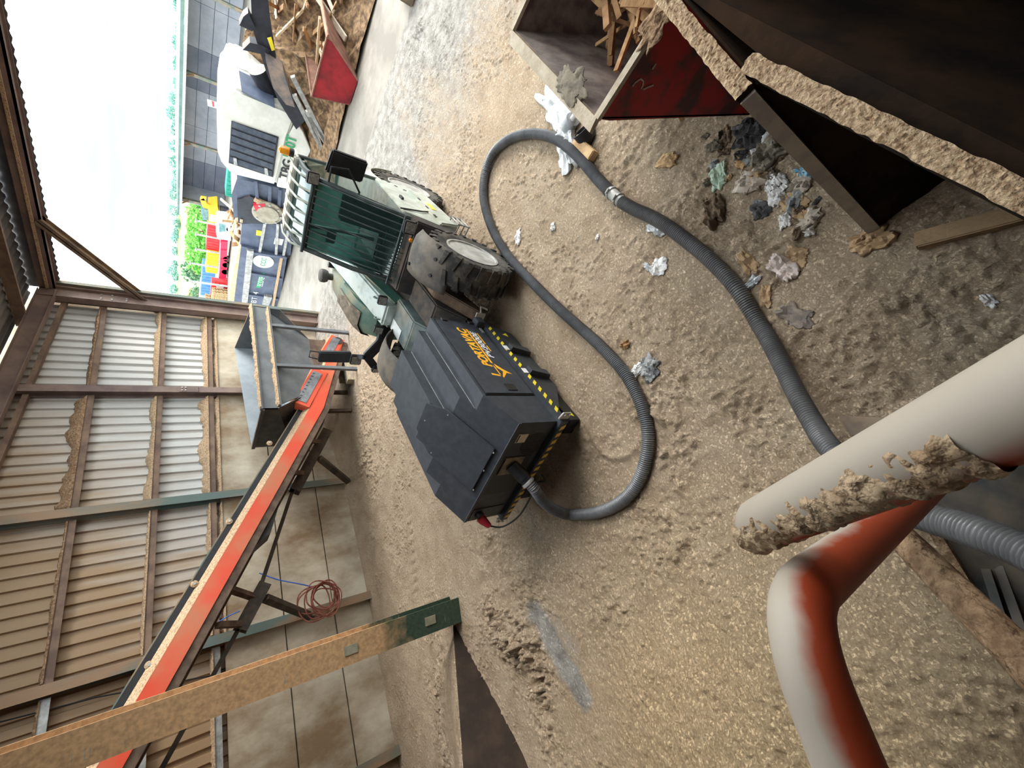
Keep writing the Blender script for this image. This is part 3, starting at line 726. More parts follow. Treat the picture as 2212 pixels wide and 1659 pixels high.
# boom ---------------------------------------------------------------
B0, B1 = V3(-2.95,-.42,1.46), V3(-.72,-.43,1.06)
bd = unit(B1-B0)
mb = MB(); mb.beam(B0, B1, .38, .34); bo = tp('boom', mb, M_BOOM, bevel=0.03)
mb = MB()
for sd in (-1, 1): mb.beam(B0+V3(.9,sd*.212,-.08), B1+V3(-.05,sd*.212,-.06), .03, .22)
tp('boom_side_rail', mb, M_TGREEN, under=bo)
mb = MB(); mb.prism([(-.78,-.66,1.06),(-.10,-.66,1.04),(.10,-.66,.84),(.46,-.66,.70),(.46,-.66,.36),(.10,-.66,.36),(-.78,-.66,.70)], (0,.52,0)); hd = tp('boom_head', mb, mat('head_paint', srgb(96,110,110), srgb(126,138,136), scale=6, rough=0.45, dust=0.3), bevel=0.02)
mb = MB(); mb.prism([(-.70,-.64,1.062),(-.34,-.64,1.052),(-.34,-.46,1.052),(-.70,-.46,1.062)], (0,0,.006)); tp('label_plate', mb, M_WHITE, under=hd)
mb = MB(); mb.prism([(.105,-.24,.84),(.105,-.18,.72),(.105,-.30,.72)], (.008,0,.004)); tp('warning_label', mb, MATS['label_yellow'], under=hd)
for b in (-.60,-.30):
    mb = MB(); mb.cyl((.0,b,.93),(.04,b,.96),.03,10); tp('pin', mb, M_GALV, under=hd)
mb = MB(); mb.box(.46,.60,-1.05,.22,.30,.44); mb.box(.46,.60,-1.05,.22,.78,.90)
for b in (-1.0,-.62,-.22,.16): mb.box(.48,.60,b-.04,b+.04,.30,.9)
tp('hitch_carriage', mb, M_BLACK, bevel=0.01)
for sd, b in ((-1,-.86), (1,.02)):
    mb = MB(); mb.box(.58,1.70,b-.07,b+.07,.03,.09); tp('fork', mb, M_BLACK)
mb = MB(); mb.tube([(-.1,.0,.85),(.32,.10,.98),(.60,.26,.80),(.60,.34,.5)], .022, 8); mb.tube([(-.1,-.06,.8),(.30,.06,.90),(.56,.20,.74)], .018, 8); tp('hydraulic_hose', mb, M_BLACK, smooth=True)
for (a, b) in ((-1.0,-.30),(-.82,-.56)):
    mb = MB(); mb.tube([(a+.03*math.cos(t)*2, b+.018*math.cos(t), 1.29+.045*math.sin(t)-.16*(a+1.0)) for t in np.linspace(-.3, math.pi+.3, 9)], .012, 6); tp('lifting_eye', mb, M_TGREEN, smooth=True)
lamp('work_light', (-.72,-.20,1.30), (1,.2,.1), .07); lamp('work_light', (-.78,-.76,1.20), (1,-.1,.1), .07)
# engine cover on the right side ---------------------------------------
sec = [(-.64,.62),(-.64,1.44),(-.76,1.52),(-.98,1.50),(-1.14,1.38),(-1.19,1.10),(-1.16,.60)]
P = []
for (a, sc, dz) in ((-3.05,.80,-.15),(-2.88,.96,-.04),(-2.45,1.0,.02),(-1.95,1.0,.0),(-1.55,1.0,-.05),(-1.28,.97,-.16),(-1.10,.86,-.38)):
    P.append([(a, -.62+(b+.62)*sc, .60+(z-.60)*(1+dz)*(1 if sc > .9 else .95)) for (b, z) in sec])
mb = MB(); mb.grid(P); n = len(sec)
mb.add(P[0], [list(range(n))]); mb.add(P[-1], [list(range(n))])
ec = tp('engine_cover', mb, M_TGREEN, smooth=True)
mb = MB(); Q = []
for (a, sc, dz) in ((-2.05,1.0,.012),(-1.75,1.0,-.015),(-1.50,1.0,-.055),(-1.26,.975,-.155)):
    Q.append([(a, -.62+(b+.62)*sc-.012, .60+(z-.60)*(1+dz)+.012) for (b, z) in [(-.72,1.50),(-.98,1.503),(-1.06,1.445),(-1.14,1.385),(-1.175,1.20)]])
mb.grid(Q); tp('air_grille', mb, M_GRILL, under=ec, smooth=True, recalc=False)
mb = MB(); mb.lathe([(.06,0),(.06,.10),(.10,.11),(.12,.16),(.12,.22),(.10,.24),(.03,.25),(.0001,.25)], (-2.60,-.82,1.50), (0,0,1), 20); tp('air_intake', mb, M_MUD, smooth=True)
mb = MB(); mb.lathe([(.05,0),(.05,.14),(.0001,.15)], (-2.80,-.68,1.44), (0,0,1), 14); tp('exhaust', mb, M_BLACK, smooth=True)
# right-hand mirror and lamp bracket
mb = MB(); mb.beam((-.90,-.70,1.06),(-.80,-.98,1.10), .10,.16); mb.beam((-.80,-.98,1.10),(-.72,-1.24,1.30), .08,.16); mb.beam((-.72,-1.24,1.30),(-.92,-1.38,1.42), .08,.14); mb.beam((-.72,-1.22,1.30),(-.64,-1.36,1.16), .07,.12); br = tp('lamp_bracket', mb, M_BLACK, bevel=0.012)
lamp('head_lamp', (-.78,-1.36,1.42), (1,.1,.0), .085); lamp('head_lamp', (-.58,-1.40,1.14), (1,-.3,0), .06)
mb = MB(); mb.prism([(-.94,-1.32,1.46),(-.90,-1.50,1.46),(-1.06,-1.64,1.90),(-1.10,-1.46,1.90)], (-.08,-.01,0)); mr = tp('side_mirror', mb, M_BLACK, bevel=0.015)
mb = MB(); mb.tube([(-1.13,-1.48,1.88),(-1.18,-1.50,2.02),(-1.18,-1.62,2.02),(-1.13,-1.62,1.88)], .011, 6); tp('mirror_loop', mb, M_BLACK, under=mr, smooth=True)

# ================================================================== vacuum unit
def th_w(a, b, z=0): return MO + MF*a + ML*b + V3(0,0,z)
M_VAC = mat('anthracite_paint', srgb(52,56,62), srgb(62,66,72), scale=9, rough=0.48, bump=0.03, bscale=160, spec=0.35)
M_VACD = mat('anthracite_dark', srgb(34,36,39), srgb(42,44,48), scale=9, rough=0.4)
M_YEL = mat('hazard_yellow', srgb(236,216,40), srgb(242,224,60), scale=9, rough=0.5)
M_AMBP = mat('hazard_amber', srgb(206,166,54), srgb(220,180,66), scale=9, rough=0.5)
M_ORNG = mat('logo_amber', srgb(244,172,30), srgb(248,182,44), scale=9, rough=0.5)
VC = -.42
VU = Thing('vacuum_unit', 'anthracite steel vacuum unit with yellow lettering on its side door', 'vacuum unit', th_w(1.62, VC), MROT)
# local: x forward from unit centre, y left, z up
def vp(name, mb, m, under=None, **k): return VU.part(name, mb, m, under=under, world=False, **k)
FX, RX, HW = .97, -.96, .78
BZ = .50
mb = MB(); mb.prism([(FX+.06,-HW-.05,BZ-.08),(FX+.06,HW+.05,BZ-.08),(RX,HW+.05,BZ-.08),(RX,-HW-.05,BZ-.08)], (0,0,.10)); bf = vp('base_frame', mb, M_VAC, bevel=0.006)
# body: side profile of front: vertical to z1.05, raking back in three steps
z1, z2, z3, zt_ = 1.05, 1.25, 1.35, 1.48
X1, X2, X3, X4 = FX, .545, .335, .285
Y0, Y1_, Y2_ = HW, .58, .27
sec_low = [(-Y0, BZ), (-Y0, z1), (-Y0, z2), (-Y1_, z2), (-Y1_, z3), (-Y2_, z3), (-Y2_, zt_), (Y2_, zt_), (Y2_, z3), (Y1_, z3), (Y1_, z2), (Y0, z2), (Y0, z1), (Y0, BZ)]
def fx(z): # front rake
    return FX if z <= z1 else FX + (X2-FX)*(z-z1)/(z2-z1)
mb = MB(); n = len(sec_low)
front = [(fx(z), y, z) for (y, z) in sec_low]; rear = [(RX, y, z) for (y, z) in sec_low]
mb.add(front+rear, [[n+i for i in range(n)][::-1]] + [(i, (i+1) % n, (i+1) % n+n, i+n) for i in range(n)])
# raked front: cut by the line z1
mb.add([(FX,-Y0,BZ),(FX,Y0,BZ),(FX,Y0,z1),(FX,-Y0,z1)], [(0,1,2,3)])
up = [(fx(z), y, z) for (y, z) in sec_low[1:-1]]
mb.add(up, [list(range(len(up)))])
body = vp('body', mb, M_VAC, bevel=0.0)
# seams: thin folded edges along the steps
for (y, z) in ((Y1_-.005, z2), (Y2_-.005, z3)):
    for sd in (-1, 1):
        mb = MB(); x0 = fx(z)+.0; mb.beam((x0-.03, sd*y, z+.004), (RX+.02, sd*y, z+.004), .012, .008); vp('weld_seam', mb, M_GALV, under=body)
# cover panel on the raked front
def fpt(y, z, off=.012):
    nrm = unit(V3(z2-z1, 0, FX-X2)); return V3(fx(z), y, z)+nrm*off
zt2 = zt_+.02
cov = [fpt(-.30,z1+.035), fpt(.36,z1+.035), fpt(.36,1.375), fpt(.25,1.49), fpt(-.13,1.49), fpt(-.30,1.375)]
nrm = unit(V3(z2-z1, 0, FX-X2))
mb = MB(); mb.prism(cov, nrm*.022); cv = vp('cover_panel', mb, M_VACD if False else M_VAC, bevel=0.004)
for (y, z) in ((-.26,1.08),(.32,1.08),(.32,1.36),(-.26,1.36),(.05,1.46),(.05,1.08)):
    c = fpt(y, z, .034); mb = MB(); mb.cyl(c, c+nrm*.006, .009, 8); vp('bolt', mb, M_GALV, under=cv)
# front panel (below the rake) dark recess, vent, plates, inlet
def fbox(y0, y1, z0, z1b, d0, d1):
    m_ = MB(); m_.box(FX+d0, FX+d1, y0, y1, z0, z1b); return m_
vp('recess_panel', fbox(-.32,.29,.60,1.01,-.01,.004), mat('deep_navy', srgb(16,18,26), srgb(22,24,32), scale=5, rough=0.5), under=body)
vp('front_edge', fbox(-HW,HW,z1-.035,z1,0,.012), M_VAC, under=body)
mb = MB(); nv = 10
for k in range(nv):
    t = -1+2*(k+.5)/nv; r = math.sqrt(1-t*t)*.155; y = .46+t*.155; mb.beam((FX+.004,y,.68-r),(FX+.004,y,.68+r), .004,.006); mb.beam((FX+.004,.46-r,.68+t*.155),(FX+.004,.46+r,.68+t*.155), .004,.006)
vo = MB(); vo.lathe([(.165,0),(.165,.003),(.0001,.003)], (FX,.46,.68), (1,0,0), 28); vent = vp('vent_opening', vo, M_BLACK, under=body)
vp('vent_mesh', mb, M_VACD, under=body)
vp('rating_plate', fbox(.50,.62,.83,.96,.002,.006), mat('plate_buff', srgb(196,182,160), srgb(212,200,180), scale=20, rough=0.5), under=body)
vp('rating_strip', fbox(.51,.61,.935,.952,.006,.008), M_BLACK, under=body)
vp('rating_plate', fbox(-.72,-.61,.56,.68,.002,.006), MATS['plate_buff'], under=body)
vp('socket_panel', fbox(-.77,-.57,.56,1.0,.002,.010), M_VAC, under=body)
mb = MB(); mb.lathe([(.05,0),(.05,.05),(.045,.06),(.0001,.06)], (FX,-.66,.90), (1,0,-.2), 16); sk = vp('power_socket', mb, M_BLACK, smooth=True)
mb = MB(); mb.lathe([(.052,.0),(.055,.05),(.04,.12),(.03,.16),(.0001,.17)], (FX+.03,-.70,.88), unit(V3(.8,-.1,-.5)), 16); vp('power_plug', mb, mat('plug_red', srgb(150,24,34), srgb(170,34,42), scale=9, rough=0.45), under=sk, smooth=True)
mb = MB(); mb.tube(catmull([(FX+.16,-.72,.79),(FX+.24,-.66,.68),(FX+.28,-.45,.58),(FX+.24,-.2,.52),(FX+.18,.0,.50),(FX+.22,.06,.42),(FX+.14,.10,.44)], .03), .010, 8); vp('power_lead', mb, M_BLACK, under=sk, smooth=True)
vp('inlet_flange', fbox(.02,.28,.70,.96,.004,.018), mat('flange_steel', srgb(92,86,80), srgb(150,132,110), scale=6, rough=0.5), under=body)
INL = V3(FX+.01,.16,.83); IND = unit(V3(.26,-.08,-.17))
mb = MB(); mb.lathe([(.075,0),(.075,.20),(.068,.20),(.068,.26),(.0001,.26)], INL, IND, 24); vp('inlet_pipe', mb, M_VACD, smooth=True)
mb = MB(); mb.lathe([(.072,.24),(.078,.25),(.078,.275),(.072,.28),(.066,.28),(.066,.24)], INL, IND, 24); vp('hose_clamp', mb, M_GALV, smooth=True)
# hazard tape: separate stripes along the base frame
for k in range(15):
    y = HW+.02-.02-k*(2*HW+.06)/15.2
    mb = MB(); mb.prism([(FX+.061,y,BZ-.072),(FX+.061,y-.055,BZ-.072),(FX+.061,y-.055-.025,BZ-.012),(FX+.061,y-.025,BZ-.012)], (.002,0,0)); vp('hazard_stripe', mb, M_AMBP, under=bf)
for k in range(15):
    x = RX+.12+k*(FX-RX-.2)/15
    mb = MB(); mb.prism([(x,HW+.051,BZ-.072),(x+.055,HW+.051,BZ-.072),(x+.11,HW+.051,BZ-.012),(x+.055,HW+.051,BZ-.012)], (0,.002,0)); vp('hazard_stripe', mb, M_YEL, under=bf)
for (sx, sy) in ((FX+.03,HW+.05),(FX+.03,-HW-.05)):
    s = 1 if sy > 0 else -1
    mb = MB(); mb.prism([(sx-.02,sy,BZ-.09),(sx-.02,sy+s*.09,BZ-.09),(sx-.02,sy+s*.09,BZ+.03),(sx-.02,sy+s*.02,BZ+.05),(sx-.02,sy,BZ+.05)], (.016,0,0)); lg = vp('lifting_lug', mb, mat('lug_plate', srgb(190,186,176), srgb(206,204,196), scale=9, rough=0.4, metal=0.3), bevel=0.004)
    for dz in (-.06, .0):
        mb = MB(); mb.cyl((sx-.03,sy+s*.065,BZ+dz),(sx+.012,sy+s*.065,BZ+dz), .012, 8); vp('bolt', mb, M_GALV, under=lg)
mb = MB(); mb.box(RX-.01,RX+.12,HW+.0,HW+.10,BZ+.02,BZ+.14); hk = vp('hook_bracket', mb, M_VAC, bevel=0.006)
mb = MB(); mb.box(RX-.02,RX-.005,HW+.02,HW+.16,BZ-.02,BZ+.12); vp('hook_plate', mb, MATS['lug_plate'], under=hk)
mb = MB(); mb.tube([(RX-.03,HW+.16,BZ+.05),(RX-.04,HW+.24,BZ+.08),(RX-.02,HW+.22,BZ-.02)], .014, 6); vp('hook_pin', mb, M_GALV, under=hk, smooth=True)
# tapering collection bin under the frame with ribs and feet
mb = MB(); T = [(FX-.10,HW+.03,BZ-.08),(RX+.02,HW+.03,BZ-.08),(RX+.02,-HW-.03,BZ-.08),(FX-.10,-HW-.03,BZ-.08)]; Bt = [(FX-.62,HW-.02,.03),(RX+.10,HW-.02,.03),(RX+.10,-HW+.02,.03),(FX-.62,-HW+.02,.03)]
mb.add(T+Bt, [(0,1,2,3),(7,6,5,4),(0,1,5,4),(1,2,6,5),(2,3,7,6),(3,0,4,7)]); cb = vp('collection_bin', mb, M_VAC, bevel=0.006)
for x in (-.34,.14):
    for sd in (1,-1):
        mb = MB(); mb.add([(x-.05,sd*(HW+.02),BZ-.09),(x+.05,sd*(HW+.02),BZ-.09),(x+.05,sd*(HW+.10),BZ-.10),(x-.05,sd*(HW+.10),BZ-.10),(x-.05,sd*(HW-.03),.05),(x+.05,sd*(HW-.03),.05),(x+.05,sd*(HW+.05),.07),(x-.05,sd*(HW+.05),.07)], [(0,1,2,3),(4,5,6,7),(0,1,5,4),(1,2,6,5),(2,3,7,6),(3,0,4,7)]); vp('rib', mb, M_VAC, under=cb)
        if sd > 0:
            mb = MB(); mb.box(x-.045,x+.045,HW+.052,HW+.056,BZ-.078,BZ-.008); vp('reflector', mb, M_WHITE, under=bf)
for sd in (1,-1):
    y = sd*.58
    mb = MB(); mb.add([(FX-.85,y-.11,.0),(FX-.10,y-.11,.0),(FX-.10,y+.11,.0),(FX-.85,y+.11,.0),(FX-.85,y-.11,.20),(FX-.10,y-.11,.17),(FX-.10,y+.11,.17),(FX-.85,y+.11,.20)], [(0,1,2,3),(4,5,6,7),(0,1,5,4),(1,2,6,5),(2,3,7,6),(3,0,4,7)]); ft = vp('fork_sleeve', mb, M_VACD, bevel=0.006)
    for kx in (.14, .36):
        mb = MB(); mb.prism([(FX-.098,y-.09+kx*0,.05),(FX-.098,y-.01,.05),(FX-.098,y-.05,.12)], (.002,0,0))
    mb = MB(); mb.prism([(FX-.16,y+.111,.06),(FX-.24,y+.111,.06),(FX-.20,y+.111,.13)], (0,.002,0)); vp('warning_label', mb, M_YEL, under=ft)
mb = MB(); mb.prism([(RX+.22,HW+.03,.22),(RX+.30,HW+.03,.22),(RX+.26,HW+.03,.29)], (0,.006,0)); vp('warning_label', mb, M_YEL, under=cb)
# side door
DX0, DX1, DZ0, DZ1 = RX+.05, X2-.02, .56, 1.21
mb = MB(); mb.box(DX0,DX1,HW+.001,HW+.016,DZ0,DZ1); door = vp('door', mb, M_VAC, bevel=0.005)
fr = MB()
for (a0,a1,c0,c1) in ((DX0-.02,DX1+.02,DZ1+.008,DZ1+.014),(DX0-.02,DX1+.02,DZ0-.014,DZ0-.008),(DX1+.008,DX1+.014,DZ0,DZ1),(DX0-.014,DX0-.008,DZ0,DZ1)): fr.box(a0,a1,HW,HW+.010,c0,c1)
vp('door_seal', fr, M_BLACK, under=door)
for z in (.68, 1.08):
    mb = MB(); mb.box(DX0-.045,DX0+.01,HW+.006,HW+.03,z-.035,z+.035); vp('hinge', mb, M_BLACK, under=door)
mb = MB(); mb.box(DX1-.16,DX1-.05,HW+.016,HW+.024,.76,.89); lt = vp('latch', mb, M_BLACK, under=door)
mb = MB(); mb.box(DX0+.10,DX0+.20,HW+.016,HW+.024,.575,.61); vp('hinge_stay', mb, M_GALV, under=door)
# lettering on the door ------------------------------------------------
def text_mb(body, size, shear=0.0, bold=0.0, sx=1.0):
    cu = bpy.data.curves.new('lettering', 'FONT'); cu.body = body; cu.size = size; cu.shear = shear; cu.offset = bold; cu.extrude = 0.0
    ob = bpy.data.objects.new('lettering', cu)
    me = bpy.data.meshes.new_from_object(ob)
    v = np.array([tuple(p.co) for p in me.vertices]) if len(me.vertices) else np.zeros((0,3))
    f = [list(p.vertices) for p in me.polygons]
    bpy.data.objects.remove(ob); bpy.data.curves.remove(cu); bpy.data.meshes.remove(me)
    if len(v): v[:,0] *= sx
    return v, f
def text_on(thing, body, size, O_, U_, W_, m, name='lettering', under=None, world=True, fit=None, **k):
    """O_ origin, U_ reading direction, W_ letter-up direction; fit = wanted length"""
    v, f = text_mb(body, size, **k)
    if fit: v[:,0] *= fit/(v[:,0].max()-v[:,0].min())
    O_ = np.array(O_, float); U_ = unit(U_); W_ = unit(W_)
    P = [O_ + U_*p[0] + W_*p[1] for p in v]
    mb = MB(); mb.add(P, f)
    return thing.part(name, mb, m, under=under, world=world, recalc=False)
yd = HW+.0175
U, Wz = V3(-1,0,0), V3(0,0,1)
text_on(VU, 'PORTAVAC', .155, (.05,yd,.868), U, Wz, M_ORNG, under=door, world=False, shear=.30, bold=.007, fit=.82)
mb = MB(); mb.add([(-.02,yd,.822),(-.745,yd,.822),(-.755,yd,.848),(-.03,yd,.848)], [(0,1,2,3)]); vp('logo_bar', mb, M_ORNG, under=door, recalc=False)
text_on(VU, 'PV3000E', .105, (-.13,yd,.735), U, Wz, M_WHITE, under=door, world=False, shear=.30, bold=.002, fit=.58)
for k_ in range(13):
    if k_ == 4: continue
    x_ = -.28-k_*.031; mb = MB(); mb.add([(x_,yd,.697),(x_-.022,yd,.697),(x_-.030,yd,.720),(x_-.008,yd,.720)], [(0,1,2,3)]); vp('small_print', mb, M_ORNG, under=door, recalc=False)
mb = MB()
mb.add([(.205,yd,.955),(.170,yd,.955),(.200,yd,.845),(.225,yd,.845)], [(0,1,2,3)])
mb.add([(.185,yd,.845),(.20,yd,.828),(.05,yd,.828),(.01,yd,.845)], [(0,1,2,3)])
mb.add([(.06,yd,.815),(-.02,yd,.815),(.09,yd,.735),(.13,yd,.765)], [(0,1,2,3)])
mb.add([(.255,yd,.82),(.225,yd,.82),(.13,yd,.765),(.09,yd,.735),(.175,yd,.65),(.155,yd,.725)], [(0,1,2,5),(5,2,3,4)])
vp('logo_bolt', mb, M_ORNG, under=door, recalc=False)
# ================================================================== suction hose
M_HOSE = mat('hose_grey', srgb(92,93,96), srgb(114,115,118), scale=4, rough=0.34, spec=0.6)
M_HOSEM = mat('hose_bright', srgb(92,91,92), srgb(116,115,116), scale=4, rough=0.32, spec=0.7)
HR = 0.060
def hose_path(px, zs=None):
    pts = []
    for q in px:
        if len(q) == 3: pts.append(DP(q[0], q[1], q[2]))
        else:
            p = G(q[0], q[1], HR)
            for _ in range(4): p = G(q[0], q[1], float(terrain(np.array([p[0]]), np.array([p[1]]), fine=False)[0])+HR+.008)
            pts.append(p)
    return pts
def ribbed(path, pitch=0.020, r=HR, amp=0.0055, n=14):
    P = resample(np.array(catmull(path, 0.05)), pitch/4)
    rr = [r+amp*(-1.0, .5, 1.0, .5)[k % 4] for k in range(len(P))]
    mb = MB(); mb.tube(P, rr, n); return mb
inl = np.array(VU.mat @ Vector(tuple(INL+IND*.24)))[:3] if False else np.array((VU.mat @ Vector(tuple(INL+IND*.25))))[:3]
ind = np.array((VU.mat.to_3x3() @ Vector(tuple(IND))))
loop_px = [(1232,1112),(1285,1108),(1332,1090),(1370,1055),(1392,1005),(1400,950),(1393,900),(1375,850),(1345,800),(1300,750),(1250,705),(1200,660),(1150,610),(1110,568),(1076,520),(1054,470),(1044,420),(1049,370),(1066,330),(1096,303),(1130,291),(1165,290),(1200,300),(1235,325),(1262,352),(1290,385),(1316,413)]
path_a = [inl, inl+ind*.10, G(1172,1081,.50), G(1192,1098,.36), G(1212,1107,.21)] + hose_path(loop_px)
hose_a = Thing('suction_hose', 'grey ribbed suction hose looping over the sawdust from the vacuum unit', 'hose', (path_a[12][0], path_a[12][1], 0), group='ribbed hoses on the floor')
hose_a.part('ribbed_tube', ribbed(path_a), M_HOSE, smooth=True, recalc=False)
far_px = [(1342,436),(1370,452),(1410,470),(1450,495),(1500,533),(1545,572),(1590,622)]
path_b = hose_path(far_px) + [DP(1640,700,3.36), DP(1680,770,3.15), DP(1720,850,2.92), DP(1760,920,2.70), DP(1790,965,2.52), DP(1850,1022,2.28), DP(1915,1075,2.05), DP(1985,1112,1.86), DP(2060,1134,1.72), DP(2135,1160,1.58), DP(2215,1192,1.46), DP(2330,1250,1.30)]
hose_b = Thing('suction_hose', 'grey ribbed suction hose rising from the clamp towards the orange railing', 'hose', (path_b[0][0], path_b[0][1], 0), group='ribbed hoses on the floor')
hose_b.part('ribbed_tube', ribbed(path_b), M_HOSEM, smooth=True, recalc=False)
cpl = GT(1329, 424, HR*.9); ca, cb_ = GT(1316,413,HR*.9), GT(1343,437,HR*.9); cdv = unit(cb_-ca)
coup = Thing('hose_coupling', 'steel clamp coupling joining the two grey hose lengths', 'clamp', (cpl[0], cpl[1], zt(cpl[0], cpl[1])))
mb = MB(); mb.lathe([(HR-.01,-.13),(HR+.001,-.12),(HR+.001,.12),(HR-.01,.13)], cpl, cdv, 20); sl = coup.part('sleeve', mb, M_RIM, smooth=True)
for s in (-.07,.07):
    mb = MB(); mb.lathe([(HR+.002,s-.012),(HR+.012,s-.010),(HR+.012,s+.010),(HR+.002,s+.012)], cpl, cdv, 20); b_ = coup.part('clamp_band', mb, M_GALV, smooth=True)
    mb = MB(); c = cpl+cdv*s+V3(0,0,HR+.02); mb.cyl(c-np.cross(cdv,(0,0,1))*.03, c+np.cross(cdv,(0,0,1))*.03, .010, 8); coup.part('clamp_screw', mb, M_GALV, under=b_)

# ================================================================== conveyor along the wall
M_ORANGE = mat('conveyor_orange', srgb(214,74,44), srgb(226,88,56), scale=1.4, rough=0.45, bump=0.04, dust=1.0, dlo=0.3, lo=0.35, hi=0.6)
def orange_dusty():
    m = bpy.data.materials.new('conveyor_side'); m.use_nodes = True; nt = m.node_tree; N = nt.nodes.new; L = nt.links.new; b = nt.nodes['Principled BSDF']
    b.inputs['Roughness'].default_value = 0.5
    tc = N('ShaderNodeTexCoord'); nz = N('ShaderNodeTexNoise'); nz.inputs['Scale'].default_value = 1.1; nz.inputs['Detail'].default_value = 7
    L(tc.outputs['Object'], nz.inputs['Vector']); rp = N('ShaderNodeValToRGB')
    rp.color_ramp.elements[0].position = 0.44; rp.color_ramp.elements[0].color = srgb(222,78,48)
    rp.color_ramp.elements[1].position = 0.72; rp.color_ramp.elements[1].color = srgb(186,128,92)
    L(nz.outputs['Fac'], rp.inputs['Fac']); L(rp.outputs['Color'], b.inputs['Base Color']); return m
M_ORSIDE = orange_dusty()
M_BELT = mat('belt_rubber', srgb(22,23,26), srgb(34,34,36), scale=6, rough=0.6)
M_RUST = mat('rusty_channel', srgb(78,60,50), srgb(108,88,72), scale=5, rough=0.75, bump=0.15, dust=0.8)
CY0, CY1 = 8.75, 9.50
LP = [V3(8.30,0,.10), V3(6.08,0,.92), V3(-.6,0,4.775)]
CV = Thing('belt_conveyor', 'orange inclined belt conveyor climbing along the corrugated wall', 'conveyor', (6.2, 9.1, 0))
def offs(i):  # perpendicular at node
    ds = [unit(LP[1]-LP[0]), unit(LP[2]-LP[1])]
    d = ds[0] if i == 0 else ds[1] if i == 2 else unit(ds[0]+ds[1])
    return V3(-d[2], 0, d[0])*(1 if d[0] > 0 else -1)
def strip(y0, y1, h0, h1):
    mb = MB(); A = []
    for i, p in enumerate(LP):
        n = offs(i); A.append([(p[0]+n[0]*h0, y0, p[2]+n[2]*h0), (p[0]+n[0]*h1, y0, p[2]+n[2]*h1), (p[0]+n[0]*h1, y1, p[2]+n[2]*h1), (p[0]+n[0]*h0, y1, p[2]+n[2]*h0)])
    vs = sum(A, []); fs = [(3,2,1,0),(8,9,10,11)]
    for s in (0, 4):
        for k in range(4): fs.append((s+k, s+(k+1) % 4, s+4+(k+1) % 4, s+4+k))
    mb.add(vs, fs); return mb
CV.part('side_channel', strip(CY0, CY0+.03, 0, .27), M_ORSIDE)
CV.part('side_channel', strip(CY1-.03, CY1, 0, .30), M_ORSIDE)
mb = MB(); A = []
for i, p in enumerate(LP):
    n = offs(i); A.append([(p[0]+n[0]*h, y, p[2]+n[2]*h) for (y, h) in ((CY0-.002,.265),(CY0+.168,.39),(CY0+.168,.265))])
vs = sum(A, []); fs = [(2,1,0),(6,7,8)]
for s in (0, 3):
    for k in range(3): fs.append((s+k, s+(k+1) % 3, s+3+(k+1) % 3, s+3+k))
mb.add(vs, fs); CV.part('dust_ledge', mb, M_SAW)
CV.part('bottom_rail', strip(CY0+.02, CY0+.16, -.13, -.002), M_RUST)
CV.part('bottom_rail', strip(CY1-.16, CY1-.02, -.13, -.002), M_RUST)
CV.part('belt', strip(CY0+.20, CY1-.05, .26, .29), M_BELT)
sk_ = CV.part('belt_skirt', strip(CY0+.17, CY0+.185, .30, .50), M_BELT)
CV.part('skirt_edge', strip(CY0+.168, CY0+.187, .485, .505), M_STEELGR, under=sk_)
for q in ((495,1127),(420,1262),(322,1437),(582,958)):
    p = PY(q[0], q[1], CY0+.165); mb = MB(); mb.lathe([(.055,0),(.055,-.02),(.03,-.03),(.0001,-.03)], p, (0,1,0), 16); r_ = CV.part('roller_end', mb, M_SAW, under=sk_, smooth=True)
    mb = MB(); mb.lathe([(.022,-.03),(.022,-.045),(.0001,-.045)], p, (0,1,0), 10); CV.part('roller_bolt', mb, M_GALV, under=r_)
# covers over the tail, with grey plates
def cover(q0, q1, bulge, name='tail_cover'):
    a, b = PY(q0[0], q0[1], CY0-.02), PY(q1[0], q1[1], CY0-.02)
    d = unit(b-a); n = V3(-d[2],0,d[0]);
    if n[2] < 0: n = -n
    mb = MB(); mb.prism([a, a+n*.36, a+n*.36+V3(0,.22,.10)*bulge, a+V3(0,.22,0)], b-a); return CV.part(name, mb, M_ORANGE), a, b, d, n
c1, a, b, d, n = cover((708,805), (668,880), 1)
M_PLATE = mat('grey_plate', srgb(118,120,124), srgb(140,142,146), scale=14, rough=0.4, metal=0.3)
mb = MB(); P0 = a+d*.12+n*.10+V3(0,-.006,0); L_ = np.linalg.norm(b-a)-.2; mb.prism([P0, P0+d*L_, P0+d*L_+n*.22, P0+n*.22], (0,-.006,0)); pl = CV.part('grey_plate', mb, M_PLATE, under=c1)
for k in range(9):
    p = P0+d*(.06+k*(L_-.12)/8)+n*.15+V3(0,-.007,0); mb = MB(); mb.prism([p, p+d*.02, p+d*.03+n*.05, p+d*.01+n*.05], (0,-.003,0)); CV.part('plate_slot', mb, M_BLACK, under=pl)
c2, a, b, d, n = cover((744,735), (722,775), 1)
mb = MB(); P0 = a+d*.06+n*.10+V3(0,-.006,0); L_ = np.linalg.norm(b-a)-.12; mb.prism([P0, P0+d*L_, P0+d*L_+n*.20, P0+n*.20], (0,-.006,0)); CV.part('grey_plate', mb, M_PLATE, under=c2)
mb = MB(); mb.cyl((8.28,CY0-.03,.25),(8.28,CY1+.03,.25),.13,16); CV.part('tail_drum', mb, M_DARK, smooth=True)
mb = MB(); mb.box(7.0,8.2,CY0+.05,CY0+.25,-.05,.18); mb.box(7.4,8.5,CY1-.2,CY1,-.05,.16); CV.part('timber_packing', mb, mat('grey_timber', srgb(150,138,118), srgb(186,172,148), scale=6, rough=0.9, bump=0.3, bscale=30, stretch=(1,8,8)))
